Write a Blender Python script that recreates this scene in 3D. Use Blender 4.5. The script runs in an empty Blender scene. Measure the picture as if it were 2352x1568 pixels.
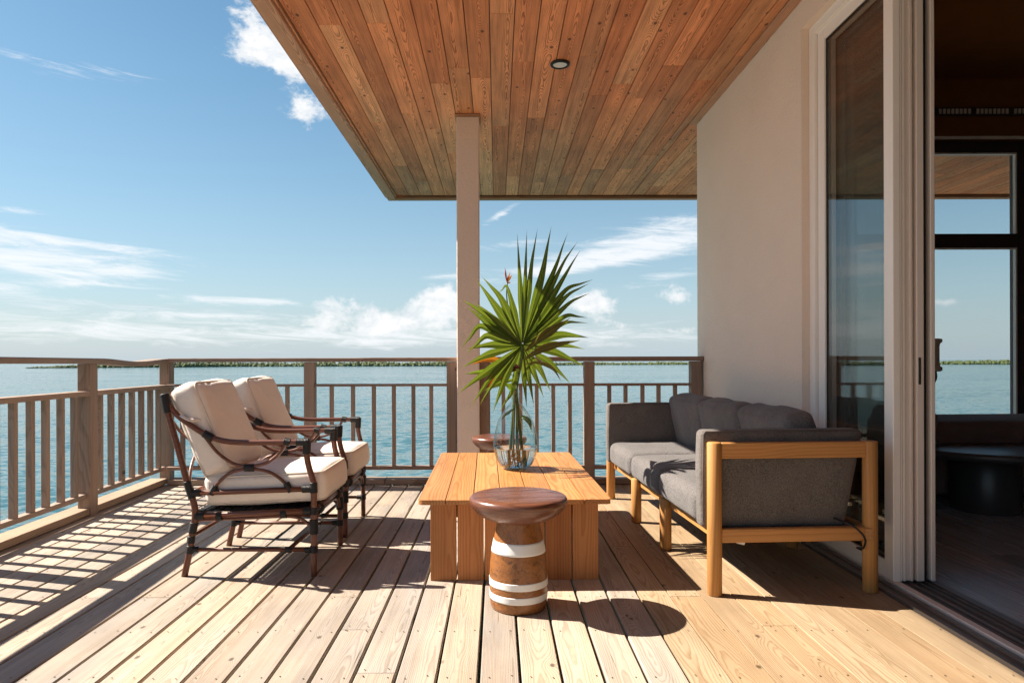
import bpy, math, random
from mathutils import Vector, Matrix, noise
R = math.radians
random.seed(7)
scn = bpy.context.scene
col = scn.collection

# ------------------------------------------------------------------ camera, light, exposure
H = 1.10                      # eye height over the deck
FPX, CX, CY = 1568.0, 1142.0, 828.0    # focal length and vanishing point measured on the photograph
cam_d = bpy.data.cameras.new('camera')
cam = bpy.data.objects.new('camera', cam_d)
col.objects.link(cam)
cam.location = (0, 0, H)
cam.rotation_euler = (Matrix.Rotation(R(90), 4, 'X') @ Matrix.Rotation(R(-0.15), 4, 'Z')).to_euler()
cam_d.lens = 24; cam_d.sensor_width = 36
cam_d.shift_x = (1176 - CX) / 2352
cam_d.shift_y = (CY - 784) / 2352
cam_d.clip_start = 0.05; cam_d.clip_end = 30000
scn.camera = cam

TO_SUN = Vector((-1.01, 0.258, 1.0)).normalized()
SUN_EL = math.asin(TO_SUN.z)
SUN_ROT = math.atan2(TO_SUN.x, TO_SUN.y)
sun_d = bpy.data.lights.new('sun', 'SUN')
sun_d.energy = 5.0; sun_d.angle = R(0.5); sun_d.color = (1.0, 0.91, 0.79)
sun = bpy.data.objects.new('sun', sun_d); col.objects.link(sun)
sun.rotation_euler = (-TO_SUN).to_track_quat('-Z', 'Y').to_euler()
sun.location = (-6, 4, 12)
SKY_STRENGTH = 0.057
scn.view_settings.view_transform = 'Standard'
scn.view_settings.look = 'None'
scn.view_settings.exposure = 1.37
scn.view_settings.gamma = 1.0
scn.view_settings.use_curve_mapping = False
scn.render.engine = 'CYCLES'
cy = scn.cycles
cy.use_denoising = True
cy.max_bounces = 8; cy.diffuse_bounces = 6; cy.glossy_bounces = 4; cy.transmission_bounces = 6
cy.transparent_max_bounces = 12; cy.sample_clamp_indirect = 4.0
cy.caustics_reflective = True; cy.blur_glossy = 1.0; cy.caustics_refractive = False
cy.use_adaptive_sampling = True; cy.adaptive_threshold = 0.015

# ------------------------------------------------------------------ node expressions
class S:
    """a shader socket with arithmetic"""
    def __init__(s, nt, sock): s.nt, s.k = nt, sock
    def _m(s, op, *a):
        n = s.nt.nodes.new('ShaderNodeMath'); n.operation = op
        for i, v in enumerate((s,) + a):
            if isinstance(v, S): s.nt.links.new(v.k, n.inputs[i])
            else: n.inputs[i].default_value = v
        return S(s.nt, n.outputs[0])
    def __add__(s, o): return s._m('ADD', o)
    __radd__ = __add__
    def __sub__(s, o): return s._m('SUBTRACT', o)
    def __rsub__(s, o): return (s * -1.0) + o
    def __mul__(s, o): return s._m('MULTIPLY', o)
    __rmul__ = __mul__
    def __truediv__(s, o): return s._m('DIVIDE', o)
    def pow(s, o): return s._m('POWER', o)
    def sqrt(s): return s._m('SQRT')
    def fract(s): return s._m('FRACT')
    def exp(s): return s._m('EXPONENT')
    def abs(s): return s._m('ABSOLUTE')
    def max(s, o): return s._m('MAXIMUM', o)
    def min(s, o): return s._m('MINIMUM', o)
    def sin(s): return s._m('SINE')
    def atan2(s, o): return s._m('ARCTAN2', o)
    def clamp(s):
        r = s._m('ADD', 0.0); r.k.node.use_clamp = True; return r
    def step(s, a, b, smooth=True):
        n = s.nt.nodes.new('ShaderNodeMapRange')
        n.interpolation_type = 'SMOOTHSTEP' if smooth else 'LINEAR'
        s.nt.links.new(s.k, n.inputs[0])
        n.inputs[1].default_value = a; n.inputs[2].default_value = b
        return S(s.nt, n.outputs[0])

def link(nt, a, b):
    nt.links.new(a.k if isinstance(a, S) else a, b)
def xyz(nt, v):
    n = nt.nodes.new('ShaderNodeSeparateXYZ'); link(nt, v, n.inputs[0])
    return [S(nt, o) for o in n.outputs]
def vec(nt, x, y, z):
    n = nt.nodes.new('ShaderNodeCombineXYZ')
    for i, a in enumerate((x, y, z)):
        if isinstance(a, S): link(nt, a, n.inputs[i])
        else: n.inputs[i].default_value = a
    return S(nt, n.outputs[0])
def noise_tex(nt, v, scale, detail=4, rough=0.55, distort=0.0):
    n = nt.nodes.new('ShaderNodeTexNoise')
    link(nt, v, n.inputs['Vector'])
    n.inputs['Scale'].default_value = scale; n.inputs['Detail'].default_value = detail
    n.inputs['Roughness'].default_value = rough; n.inputs['Distortion'].default_value = distort
    return S(nt, n.outputs[0])
def mixc(nt, f, a, b, mode='MIX'):
    n = nt.nodes.new('ShaderNodeMix'); n.data_type = 'RGBA'; n.blend_type = mode
    for i, v in ((0, f), (6, a), (7, b)):
        if isinstance(v, S): link(nt, v, n.inputs[i])
        elif i == 0: n.inputs[0].default_value = v
        else: n.inputs[i].default_value = (*v, 1)
    return S(nt, n.outputs[2])
def new_mat(name):
    m = bpy.data.materials.new(name); m.use_nodes = True
    nt = m.node_tree
    b = nt.nodes['Principled BSDF']
    return m, nt, b
def bump(nt, b, h, strength=0.3, dist=0.002):
    n = nt.nodes.new('ShaderNodeBump')
    n.inputs['Strength'].default_value = strength; n.inputs['Distance'].default_value = dist
    link(nt, h, n.inputs['Height']); link(nt, n.outputs[0], b.inputs['Normal'])
def objcoord(nt):
    return S(nt, nt.nodes.new('ShaderNodeTexCoord').outputs['Object'])
def objrand(nt):
    return S(nt, nt.nodes.new('ShaderNodeObjectInfo').outputs['Random'])

def plain(name, c, rough=0.5, spec=0.5, metal=0.0, vary=0.12, scale=6.0, bmp=0.0, bscale=80.0):
    m, nt, b = new_mat(name)
    p = objcoord(nt)
    n = noise_tex(nt, p, scale, 5)
    d = tuple(x * (1 - vary) for x in c); e = tuple(min(1, x * (1 + vary)) for x in c)
    link(nt, mixc(nt, n, d, e), b.inputs['Base Color'])
    b.inputs['Roughness'].default_value = rough
    b.inputs['Specular IOR Level'].default_value = spec
    b.inputs['Metallic'].default_value = metal
    if bmp: bump(nt, b, noise_tex(nt, p, bscale, 4), bmp, 0.003)
    return m

def wood(name, light, dark, freq=110.0, axis='Y', rough=0.6, vary=0.25, bmp=0.25, knots=0.0,
         grey=0.0, spec=0.3, contrast=1.0, tint=None, scale=1.0, stain=0.25, checks=0.0, knot_r=1.0, streaky=1.0):
    """boards cut from rings: light early wood, dark late wood, fibres, knots; every object gets its own cut"""
    m, nt, b = new_mat(name)
    x, y, z = xyz(nt, objcoord(nt))
    if axis == 'X': x, y, z = y, x, z
    if axis == 'Z': x, y, z = x, z, y
    r0 = objrand(nt)
    r1 = (r0 * 91.73).fract(); r2 = (r0 * 517.1).fract(); r3 = (r0 * 1931.7).fract()
    ox = r0 * 41.0; oy = r1 * 67.0; oz = r2 * 23.0
    x0, y0 = x, y
    slow = noise_tex(nt, vec(nt, x * 2.2 * scale + ox, y * 0.75 * scale + oy, z * 2.2 * scale + oz), 1.0, 2) - 0.5
    slow2 = noise_tex(nt, vec(nt, x * 9 * scale + oy, y * 2.6 * scale + oz, z * 9 * scale + ox), 1.0, 3) - 0.5
    A = (x - (r3 - 0.5) * 0.09) * scale + slow * 0.05
    B = z * scale + 0.012 + r2 * 0.05 + slow * 0.11 + slow2 * 0.018
    rad = (A * A + B * B).sqrt()
    kn = None
    if knots:
        vo = nt.nodes.new('ShaderNodeTexVoronoi'); vo.feature = 'F1'
        link(nt, vec(nt, x * 6.5 * scale + ox, y * 1.7 * scale + oy, 0.0), vo.inputs['Vector'])
        vo.inputs['Scale'].default_value = 1.0
        # distance to the knot in real proportions
        px, py, pz = xyz(nt, vo.outputs['Position'])
        dx = (x * 6.5 * scale + ox - px) / 6.5; dy = (y * 1.7 * scale + oy - py) / 1.7
        dist = (dx * dx + dy * dy * 0.35).sqrt()
        cr, cg, cb = xyz(nt, vo.outputs['Color'])
        has = cr.step(1 - knots, 1 - knots + 0.02)
        rad = rad + ((dist * -30.0).exp()) * has * 0.03
        kn = (1.0 - dist.step(0.004 * knot_r, 0.013 * knot_r)) * has
    t = (rad * freq + slow2 * 0.7).fract()
    late = t.step(0.35, 0.86) * (1.0 - t.step(0.90, 1.0))
    fibre = noise_tex(nt, vec(nt, x * 120 * scale + ox, y * 3.0 * scale + oy, z * 120 * scale + oz), 1.0, 3)
    streak = noise_tex(nt, vec(nt, x * 28 * scale + oz, y * 0.9 * scale + ox, z * 28 * scale), 1.0, 3)
    f = (late * 0.85 * contrast + (fibre - 0.5) * 0.55 * streaky + (streak - 0.5) * 0.75 * streaky + 0.12 * (1.0 - contrast) * streaky).clamp()
    c = mixc(nt, f, light, dark)
    if tint:
        c = mixc(nt, (r1 * 0.9).clamp(), c, mixc(nt, 1.0, c, tint, 'MULTIPLY'))
    if grey:
        g = (noise_tex(nt, vec(nt, x * 5 + oy, y * 1.1 + oz, z * 5), 1.0, 4).step(0.35, 0.7) * grey + (r3.step(0.45, 1.0)) * grey * 0.9).clamp()
        lum = sum(light) / 3 * 0.72
        c = mixc(nt, g, c, mixc(nt, f, (lum * 1.02, lum * 0.97, lum * 0.92), tuple(q * 0.55 for q in (lum, lum * 0.93, lum * 0.86))))
    if checks:
        ck = noise_tex(nt, vec(nt, x * 75 + oy, y * 1.5 + ox, 0.0), 1.0, 2).step(.66, .70) * noise_tex(nt, vec(nt, x * 7 + oz, y * 1.3 + oy, 4.0), 1.0, 2).step(.48, .6)
        c = mixc(nt, (ck * checks).clamp(), c, tuple(q * .45 for q in dark))
        pt = noise_tex(nt, vec(nt, x * 9 + ox, y * 3.2 + oz, 9.0), 1.0, 5, .7).step(.58, .8)
        c = mixc(nt, pt * .45, c, tuple(min(1, q * 1.22) for q in light))
    v = (r2 - 0.5) * 2 * vary + 1.0 + (noise_tex(nt, vec(nt, x * 4 + oz, y * 1.6 + oy, z * 4), 1.0, 5) - 0.5) * stain * 2
    hsv = nt.nodes.new('ShaderNodeHueSaturation')
    link(nt, c, hsv.inputs['Color']); link(nt, v, hsv.inputs['Value'])
    c = S(nt, hsv.outputs[0])
    if kn is not None:
        c = mixc(nt, kn * 0.85, c, tuple(q * 0.28 for q in dark))
    link(nt, c, b.inputs['Base Color'])
    b.inputs['Specular IOR Level'].default_value = spec
    link(nt, (f * 0.12 + rough).clamp(), b.inputs['Roughness'])
    if bmp: bump(nt, b, f * -1.0 + fibre * 0.6, bmp, 0.0015)
    return m

# ------------------------------------------------------------------ sky with clouds (world)
world = bpy.data.worlds.new('World'); scn.world = world; world.use_nodes = True
wt = world.node_tree
for n in list(wt.nodes): wt.nodes.remove(n)
sky = wt.nodes.new('ShaderNodeTexSky'); sky.sky_type = 'NISHITA'; sky.sun_disc = False
sky.sun_elevation = SUN_EL; sky.sun_rotation = SUN_ROT % (2 * math.pi)
sky.altitude = 0; sky.air_density = 1.0; sky.dust_density = 0.4; sky.ozone_density = 1.6
wx, wy, wz = xyz(wt, wt.nodes.new('ShaderNodeTexCoord').outputs['Generated'])
az = wx.atan2(wy)
hor = (wx * wx + wy * wy).sqrt().max(0.0001)
el = wz / hor
def pix(x, y):
    a = math.atan((x - CX) / FPX)
    return a, (CY - y) / FPX * math.cos(a)
def blob(x, y, sx, sy, amp=1.0, rot=0.0):
    a, e = pix(x, y); sa, se = sx / FPX, sy / FPX
    da, de = az - a, el - e
    if rot: de = de + da * rot
    q = (da * da) * (1 / sa ** 2) + (de * de) * (1 / se ** 2)
    return (q * -1.0).exp() * amp
def total(l):
    r = l[0]
    for q in l[1:]: r = r + q
    return r
puffs = total([blob(625, 85, 95, 90, .84), blob(690, 150, 50, 40, .8), blob(575, 110, 60, 35, .72), blob(720, 262, 75, 34, .84), blob(800, 330, 60, 25, .5),
               blob(760, 714, 62, 36, 1.05), blob(845, 718, 52, 40, 1.0), blob(830, 752, 120, 24, .72), blob(985, 708, 66, 42, 1.02), blob(1040, 692, 46, 42, 1.0), blob(950, 748, 110, 20, .62),
               blob(1375, 692, 46, 40, 1.0), blob(1330, 700, 30, 20, .8), blob(1555, 676, 46, 26, 1.05), blob(1440, 748, 40, 12, .7), blob(1560, 760, 60, 12, .6),
               blob(1230, 720, 60, 24, .8), blob(2190, 699, 42, 14, 1.0), blob(1700, 690, 60, 24, .9), blob(1900, 720, 80, 24, .9)])
streaks = total([blob(40, 535, 230, 15, .95, 0.06), blob(90, 590, 230, 27, 1.15, 0.05), blob(200, 620, 140, 12, .7), blob(0, 480, 70, 9, .8), blob(10, 652, 110, 16, .8),
                 blob(200, 648, 90, 9, .7), blob(530, 686, 140, 8, .7), blob(600, 695, 90, 7, .55), blob(480, 722, 100, 7, .55),
                 blob(90, 145, 120, 16, .42, 0.1), blob(250, 165, 80, 12, .42), blob(620, 572, 50, 6, .4),
                 blob(1480, 545, 210, 34, .85, -0.12), blob(1420, 592, 240, 24, .85, -0.15), blob(1170, 560, 90, 13, .6, -0.1), blob(1150, 492, 45, 10, .65, -0.6),
                 blob(1050, 630, 90, 12, .7, -0.1), blob(1530, 640, 120, 20, .6, -0.15), blob(1250, 620, 160, 16, .55, -0.15), blob(1580, 500, 80, 12, .45),
                 blob(100, 720, 420, 40, .62), blob(420, 770, 420, 24, .5), blob(900, 778, 260, 22, .5), blob(1300, 770, 500, 40, .6)])
front = wy.step(0.0, 0.15)
wild = noise_tex(wt, vec(wt, az * 1.3, el * 3.0, 3.0), 1.6, 3).step(0.52, 0.75) * (1.0 - front) * 0.8
pn = noise_tex(wt, vec(wt, az * 1.0, el * 1.25, 0.5), 16.0, 9, 0.62, 0.2)
pn2 = noise_tex(wt, vec(wt, az * 1.0, el * 1.4, 7.5), 46.0, 8, 0.66, 0.3)
sn = noise_tex(wt, vec(wt, az * 1.0 - el * 1.2, el * 8.0 + az * 0.5, 1.5), 8.5, 11, 0.72, 0.7)
cp = ((puffs.min(1.15) + wild) * 0.66 + (pn - 0.5) * 1.9 + (pn2 - 0.5) * 0.95).step(0.30, 0.78) * (puffs + wild).step(0.04, 0.3)
cs = (streaks.min(1.1) * 0.62 + (sn - 0.5) * 1.7).step(0.16, 0.80) * streaks.step(0.03, 0.3) * 0.95
up = el.step(-0.002, 0.004)
shade = ((pn2 - 0.5) * -2.2 + (pn - 0.5) * 1.2 + 0.72).clamp()
haze = (el.max(0.0) * -5.0).exp()
skyc = S(wt, sky.outputs[0])
hs = wt.nodes.new('ShaderNodeHueSaturation'); link(wt, skyc, hs.inputs['Color'])
hs.inputs['Hue'].default_value = 0.484; hs.inputs['Saturation'].default_value = 1.20; hs.inputs['Value'].default_value = .86
skyc = S(wt, hs.outputs[0])
CL = 6.9
skyc = mixc(wt, haze * 0.85, skyc, (CL * .50, CL * .635, CL * .74))
skyc = mixc(wt, (cs * up * 0.9).clamp(), skyc, (CL * 1.0, CL * 1.02, CL * 1.05))
cloudc = mixc(wt, shade, (CL * .70, CL * .78, CL * .86), (CL * 1.06, CL * 1.05, CL * 1.04))
skyc = mixc(wt, (cp * up * 0.95).clamp(), skyc, cloudc)
bg = wt.nodes.new('ShaderNodeBackground'); link(wt, skyc, bg.inputs['Color'])
bg.inputs['Strength'].default_value = SKY_STRENGTH
wo = wt.nodes.new('ShaderNodeOutputWorld'); link(wt, bg.outputs[0], wo.inputs['Surface'])

# ------------------------------------------------------------------ mesh helpers
class MB:
    def __init__(s): s.v, s.f, s.s = [], [], []
    def add(s, v, f, smooth=False):
        o = len(s.v); s.v += [tuple(p) for p in v]
        s.f += [tuple(i + o for i in q) for q in f]; s.s += [smooth] * len(f)
        return s
    def build(s, name, mat, parent=None, loc=(0, 0, 0), rot=(0, 0, 0), kind=None):
        me = bpy.data.meshes.new(name); me.from_pydata(s.v, [], s.f)
        me.polygons.foreach_set('use_smooth', s.s)
        me.materials.append(mat); me.update()
        o = bpy.data.objects.new(name, me); col.objects.link(o)
        o.location = loc; o.rotation_euler = rot
        if parent: o.parent = parent
        if kind: o['kind'] = kind
        return o
    def box(s, x0, x1, y0, y1, z0, z1, ch=0.0):
        """a box, its edges chamfered by ch"""
        if ch <= 0:
            v = [(x, y, z) for z in (z0, z1) for y in (y0, y1) for x in (x0, x1)]
            return s.add(v, [(0, 2, 3, 1), (4, 5, 7, 6), (0, 1, 5, 4), (2, 6, 7, 3), (0, 4, 6, 2), (1, 3, 7, 5)])
        c = Vector(((x0 + x1) / 2, (y0 + y1) / 2, (z0 + z1) / 2)); h = ((x1 - x0) / 2, (y1 - y0) / 2, (z1 - z0) / 2)
        ix = {}; v = []; f = []
        for sx in (-1, 1):
            for sy in (-1, 1):
                for sz in (-1, 1):
                    for a in range(3):
                        p = [sx * (h[0] - ch), sy * (h[1] - ch), sz * (h[2] - ch)]
                        p[a] = (sx, sy, sz)[a] * h[a]
                        ix[(sx, sy, sz, a)] = len(v); v.append((c.x + p[0], c.y + p[1], c.z + p[2]))
        def q(l):
            n = (Vector(v[l[1]]) - Vector(v[l[0]])).cross(Vector(v[l[2]]) - Vector(v[l[0]]))
            m = sum((Vector(v[i]) for i in l), Vector()) / len(l) - c
            f.append(tuple(l) if n.dot(m) > 0 else tuple(reversed(l)))
        for a in range(3):
            b_, c_ = [k for k in range(3) if k != a]
            for sa in (-1, 1):
                l = []
                for sb, sc in ((-1, -1), (1, -1), (1, 1), (-1, 1)):
                    k = [0, 0, 0]; k[a], k[b_], k[c_] = sa, sb, sc; l.append(ix[(*k, a)])
                q(l)
            for sb in (-1, 1):
                for sc in (-1, 1):
                    l = []
                    for sa, ax in ((-1, b_), (1, b_), (1, c_), (-1, c_)):
                        k = [0, 0, 0]; k[a], k[b_], k[c_] = sa, sb, sc; l.append(ix[(*k, ax)])
                    q(l)
        for sx in (-1, 1):
            for sy in (-1, 1):
                for sz in (-1, 1): q([ix[(sx, sy, sz, a)] for a in range(3)])
        return s.add(v, f)
    def tube(s, pts, r, n=10, cap=True, flat=1.0):
        pts = [Vector(p) for p in pts]; m = len(pts)
        rr = r if isinstance(r, (list, tuple)) else [r] * m
        t = [(pts[min(i + 1, m - 1)] - pts[max(i - 1, 0)]).normalized() for i in range(m)]
        a = Vector((0, 0, 1)) if abs(t[0].z) < 0.9 else Vector((1, 0, 0))
        u = (a - t[0] * a.dot(t[0])).normalized(); v = []; f = []
        for i in range(m):
            u = (u - t[i] * u.dot(t[i])).normalized(); w = t[i].cross(u)
            for k in range(n):
                g = 2 * math.pi * k / n
                v.append(pts[i] + u * math.cos(g) * rr[i] + w * math.sin(g) * rr[i] * flat)
        for i in range(m - 1):
            for k in range(n):
                f.append((i * n + k, i * n + (k + 1) % n, (i + 1) * n + (k + 1) % n, (i + 1) * n + k))
        s.add(v, f, True)
        if cap:
            o = len(s.v) - len(v)
            s.f += [tuple(o + k for k in reversed(range(n))), tuple(o + (m - 1) * n + k for k in range(n))]; s.s += [False, False]
        return s
    def lathe(s, prof, n=48, cx=0, cy=0, smooth=True):
        v = []; f = []; m = len(prof)
        for r, z in prof:
            for k in range(n):
                g = 2 * math.pi * k / n; v.append((cx + r * math.cos(g), cy + r * math.sin(g), z))
        for i in range(m - 1):
            for k in range(n):
                f.append((i * n + k, i * n + (k + 1) % n, (i + 1) * n + (k + 1) % n, (i + 1) * n + k))
        s.add(v, f, smooth)
        return s
    def prism(s, poly, z0, z1, smooth=False):
        n = len(poly)
        v = [(x, y, z0) for x, y in poly] + [(x, y, z1) for x, y in poly]
        f = [tuple(reversed(range(n))), tuple(range(n, 2 * n))]
        s.add(v, f); o = len(s.v) - 2 * n
        s.f += [(o + i, o + (i + 1) % n, o + n + (i + 1) % n, o + n + i) for i in range(n)]; s.s += [smooth] * n
        return s
    def cushion(s, sx, sy, sz, r=0.03, crown=0.02, bulge=0.01, n=18, wr=0.004, seed=0.0, taper=None, gather=0.0):
        """a stuffed box: rounded edges, crowned faces, loose cloth"""
        h = Vector((sx / 2, sy / 2, sz / 2)); ix = {}; v = []; f = []
        def g(k): t = -1 + 2 * k / n; return 1.5 * t - 0.5 * t ** 3
        def vid(p):
            key = tuple(round(c * 1e4) for c in p)
            if key not in ix:
                ix[key] = len(v)
                P = Vector(p[i] * h[i] for i in range(3)); q = Vector(max(-(h[i] - r), min(h[i] - r, P[i])) for i in range(3))
                d = P - q; d = d.normalized() if d.length > 1e-9 else Vector((0, 0, 1)); P = q + d * r
                a, b_, c_ = p
                if gather: P.z += gather * max(0, -a) ** 2 * (1 if c_ > 0 else 0) * noise.noise(Vector((P.x * 4, P.y * 30 + seed, 0))); P.y += (1 if b_ > 0 else -1) * gather * .6 * noise.noise(Vector((P.x * 22, seed, P.z * 8)))
                P.z += (1 if c_ > 0 else -1) * crown * (abs(c_) ** 3) * max(0, 1 - a * a) ** 0.7 * max(0, 1 - b_ * b_) ** 0.7
                P.x += (1 if a > 0 else -1) * bulge * (abs(a) ** 3) * max(0, 1 - c_ * c_) * max(0, 1 - b_ ** 4)
                P.y += (1 if b_ > 0 else -1) * bulge * (abs(b_) ** 3) * max(0, 1 - c_ * c_) * max(0, 1 - a ** 4)
                w = noise.noise(Vector((P.x * 5 + seed, P.y * 5 - seed, P.z * 5))) + 0.5 * noise.noise(Vector((P.x * 14 + seed, P.y * 9, P.z * 14 - seed)))
                P += d * w * wr
                if taper: P = taper(P)
                v.append(P)
            return ix[key]
        for a in range(3):
            b_, c_ = [(1, 2), (2, 0), (0, 1)][a]
            for sg in (-1, 1):
                for i in range(n):
                    for j in range(n):
                        l = []
                        for di, dj in ((0, 0), (1, 0), (1, 1), (0, 1)):
                            p = [0, 0, 0]; p[a] = sg; p[b_] = g(i + di); p[c_] = g(j + dj); l.append(vid(p))
                        f.append(tuple(l) if sg > 0 else tuple(reversed(l)))
        return s.add(v, f, True)
    def piping(s, sx, sy, z, r, pr, n=8):
        """welt running round the edge of a stuffed box"""
        hx, hy = sx / 2 - r * 0.3, sy / 2 - r * 0.3; c = r * 0.9; p = []
        for qx, qy, a0 in ((1, 1, 0), (-1, 1, 90), (-1, -1, 180), (1, -1, 270)):
            for k in range(5):
                g = R(a0 + k * 22.5); p.append((qx * (hx - c) + c * math.cos(g), qy * (hy - c) + c * math.sin(g), z))
        q = []
        for i in range(len(p)):
            a, b_ = Vector(p[i]), Vector(p[(i + 1) % len(p)])
            for k in range(4): q.append(a.lerp(b_, k / 4))
        q.append(q[0]); return s.tube(q, pr, n, cap=False)

def curve(pts, k=8):
    """Catmull-Rom through pts"""
    P = [Vector(p) for p in pts]; P = [2 * P[0] - P[1]] + P + [2 * P[-1] - P[-2]]; out = []
    for i in range(1, len(P) - 2):
        a, b_, c_, d = P[i - 1:i + 3]
        for j in range(k):
            t = j / k
            out.append(0.5 * ((2 * b_) + (c_ - a) * t + (2 * a - 5 * b_ + 4 * c_ - d) * t * t + (3 * b_ - a - 3 * c_ + d) * t ** 3))
    out.append(P[-2]); return out

def tag(o, label, cat=None, group=None, kind=None):
    o['label'] = label
    if cat: o['category'] = cat
    if group: o['group'] = group
    if kind: o['kind'] = kind
    return o
def thing(name, label, cat, loc=(0, 0, 0), rz=0.0, group=None):
    o = bpy.data.objects.new(name, None); col.objects.link(o)
    o.location = loc; o.rotation_euler = (0, 0, rz); o.empty_display_size = 0.1
    return tag(o, label, cat, group)
def copy_tree(o, parent=None):
    c = o.copy(); col.objects.link(c)
    if parent: c.parent = parent
    for ch in list(o.children): copy_tree(ch, c)
    return c
def at(x, y, z=0.0):
    """ground position (X, Y) at height z of a point measured on the photograph"""
    D = FPX * (H - z) / (y - CY)
    return (x - CX) * D / FPX, D

# ------------------------------------------------------------------ materials
M = {}
M['deck'] = wood('deck_pine', (.48, .40, .322), (.265, .20, .145), 190, 'Y', .62, .15, .4, .30, grey=.42, tint=(1.0, .91, .79), contrast=.58, checks=1.0, stain=.36, streaky=1.5)
M['deck_new'] = wood('deck_new_pine', (.385, .295, .192), (.225, .145, .078), 140, 'Y', .58, .10, .35, .40, tint=(1.0, .90, .80), contrast=.65, checks=.9, stain=.34, streaky=1.5)
M['ceil'] = wood('ceiling_pine', (.84, .395, .180), (.27, .090, .036), 240, 'Y', .55, .25, .3, .42, tint=(1.0, .74, .58), contrast=.78, streaky=1.8, stain=.45, knot_r=1.25)
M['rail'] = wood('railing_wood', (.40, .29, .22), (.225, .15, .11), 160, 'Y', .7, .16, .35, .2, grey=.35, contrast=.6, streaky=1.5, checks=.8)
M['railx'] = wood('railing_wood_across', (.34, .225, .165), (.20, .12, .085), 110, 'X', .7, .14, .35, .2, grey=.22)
M['railz'] = wood('railing_wood_upright', (.37, .262, .195), (.20, .125, .09), 170, 'Z', .7, .16, .35, .15, grey=.25, contrast=.5, streaky=1.6, checks=.8)
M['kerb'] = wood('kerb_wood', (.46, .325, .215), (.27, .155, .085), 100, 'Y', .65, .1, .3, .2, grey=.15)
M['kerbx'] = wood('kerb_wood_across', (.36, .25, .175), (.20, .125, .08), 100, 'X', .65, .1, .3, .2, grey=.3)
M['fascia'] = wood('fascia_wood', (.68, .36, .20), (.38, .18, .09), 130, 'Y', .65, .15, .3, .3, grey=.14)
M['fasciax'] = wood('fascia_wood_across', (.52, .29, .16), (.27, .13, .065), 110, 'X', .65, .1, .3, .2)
M['teak'] = wood('teak', (.52, .245, .088), (.30, .115, .034), 75, 'Y', .42, .20, .12, 0, contrast=.7, tint=(1, .86, .68), stain=.22, streaky=1.4)
M['teakz'] = wood('teak_upright', (.48, .215, .075), (.31, .115, .034), 80, 'Z', .45, .20, .12, 0, contrast=.6, tint=(1, .82, .66), stain=.28, streaky=1.5)
M['oak'] = wood('sofa_teak', (.50, .25, .080), (.37, .155, .042), 70, 'Z', .45, .07, .1, 0, contrast=.5, stain=.1)
M['oakx'] = wood('sofa_teak_across', (.55, .27, .095), (.38, .155, .045), 60, 'X', .45, .07, .1, 0, contrast=.6, stain=.12)
M['oaky'] = wood('sofa_teak_along', (.49, .245, .080), (.36, .15, .042), 70, 'Y', .45, .07, .1, 0, contrast=.5, stain=.1)
m, nt, b = new_mat('rain_tree_wood')
p = objcoord(nt); X, Y, Z = xyz(nt, p)
n1 = noise_tex(nt, vec(nt, X * 1.0, Y * 1.0, Z * 1.6), 9, 6, .62, 1.6)
n2 = noise_tex(nt, p, 60, 6, .6, 2.0)
n3 = noise_tex(nt, vec(nt, X, Y, Z * 1.8), 4.5, 5, .6, 2.2)
vein = (1.0 - ((n1 - 0.5).abs() * 1.0).step(0.0, 0.022)) * n3.step(.42, .6)
f = ((n1 * 9.0).fract().step(.1, .95) * 0.35 + (n2 - 0.5) * 0.9 + (n3 - 0.4) * 0.9).clamp()
c = mixc(nt, f, (.33, .130, .036), (.105, .036, .013))
link(nt, mixc(nt, vein * 0.85, c, (.022, .010, .006)), b.inputs['Base Color'])
b.inputs['Roughness'].default_value = .33; b.inputs['Specular IOR Level'].default_value = .5
M['stool'] = m
M['stooltop'] = wood('dark_polished_wood', (.165, .062, .035), (.068, .024, .015), 60, 'X', .26, .05, .08, 0, spec=.6, contrast=.7, stain=.3)
M['white'] = plain('white_paint', (.80, .79, .76), .5, .4, vary=.03, scale=30, bmp=.1)
M['rattan'] = wood('rattan_pole', (.155, .052, .026), (.082, .026, .014), 40, 'X', .34, .1, .05, 0, spec=.5, contrast=.5)
M['binding'] = plain('leather_binding', (.014, .012, .012), .5, .4, vary=.3)
M['weave'] = plain('black_weave', (.014, .013, .013), .55, .4, vary=.3)

def fabric(name, c, rough=.95, vary=.06, weave=420, bmp=.25, sheen=.12, heather=0.0):
    m, nt, b = new_mat(name)
    p = objcoord(nt)
    n1 = noise_tex(nt, p, 7, 4); n2 = noise_tex(nt, p, weave, 2); n3 = noise_tex(nt, p, 170, 3, .7)
    f = ((n1 - .5) * 0.5 + (n2 - .5) * (0.8 + heather * 2.0) + (n3 - .5) * (0.6 + heather * 3.0) + .5).clamp()
    link(nt, mixc(nt, f, tuple(x * (1 - vary * 2) for x in c), tuple(x * (1 + vary * 2) for x in c)), b.inputs['Base Color'])
    b.inputs['Roughness'].default_value = rough; b.inputs['Specular IOR Level'].default_value = .15
    b.inputs['Sheen Weight'].default_value = sheen; b.inputs['Sheen Roughness'].default_value = .5
    w = noise_tex(nt, p, 8, 4, .55, .9)
    bump(nt, b, w * 3.0 + n3 * 0.5 + n2 * 0.25, bmp + .2, .008)
    return m
M['cream'] = fabric('cream_canvas', (.86, .75, .655), vary=.05)
M['creampipe'] = fabric('cream_welt', (.72, .62, .52), vary=.05)
M['grey'] = fabric('charcoal_weave', (.140, .128, .124), vary=.26, weave=420, heather=.55)
M['greypad'] = fabric('charcoal_weave_pad', (.142, .126, .116), vary=.30, weave=330, heather=.35)
M['greypipe'] = fabric('charcoal_welt', (.12, .102, .095), vary=.1)

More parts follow.
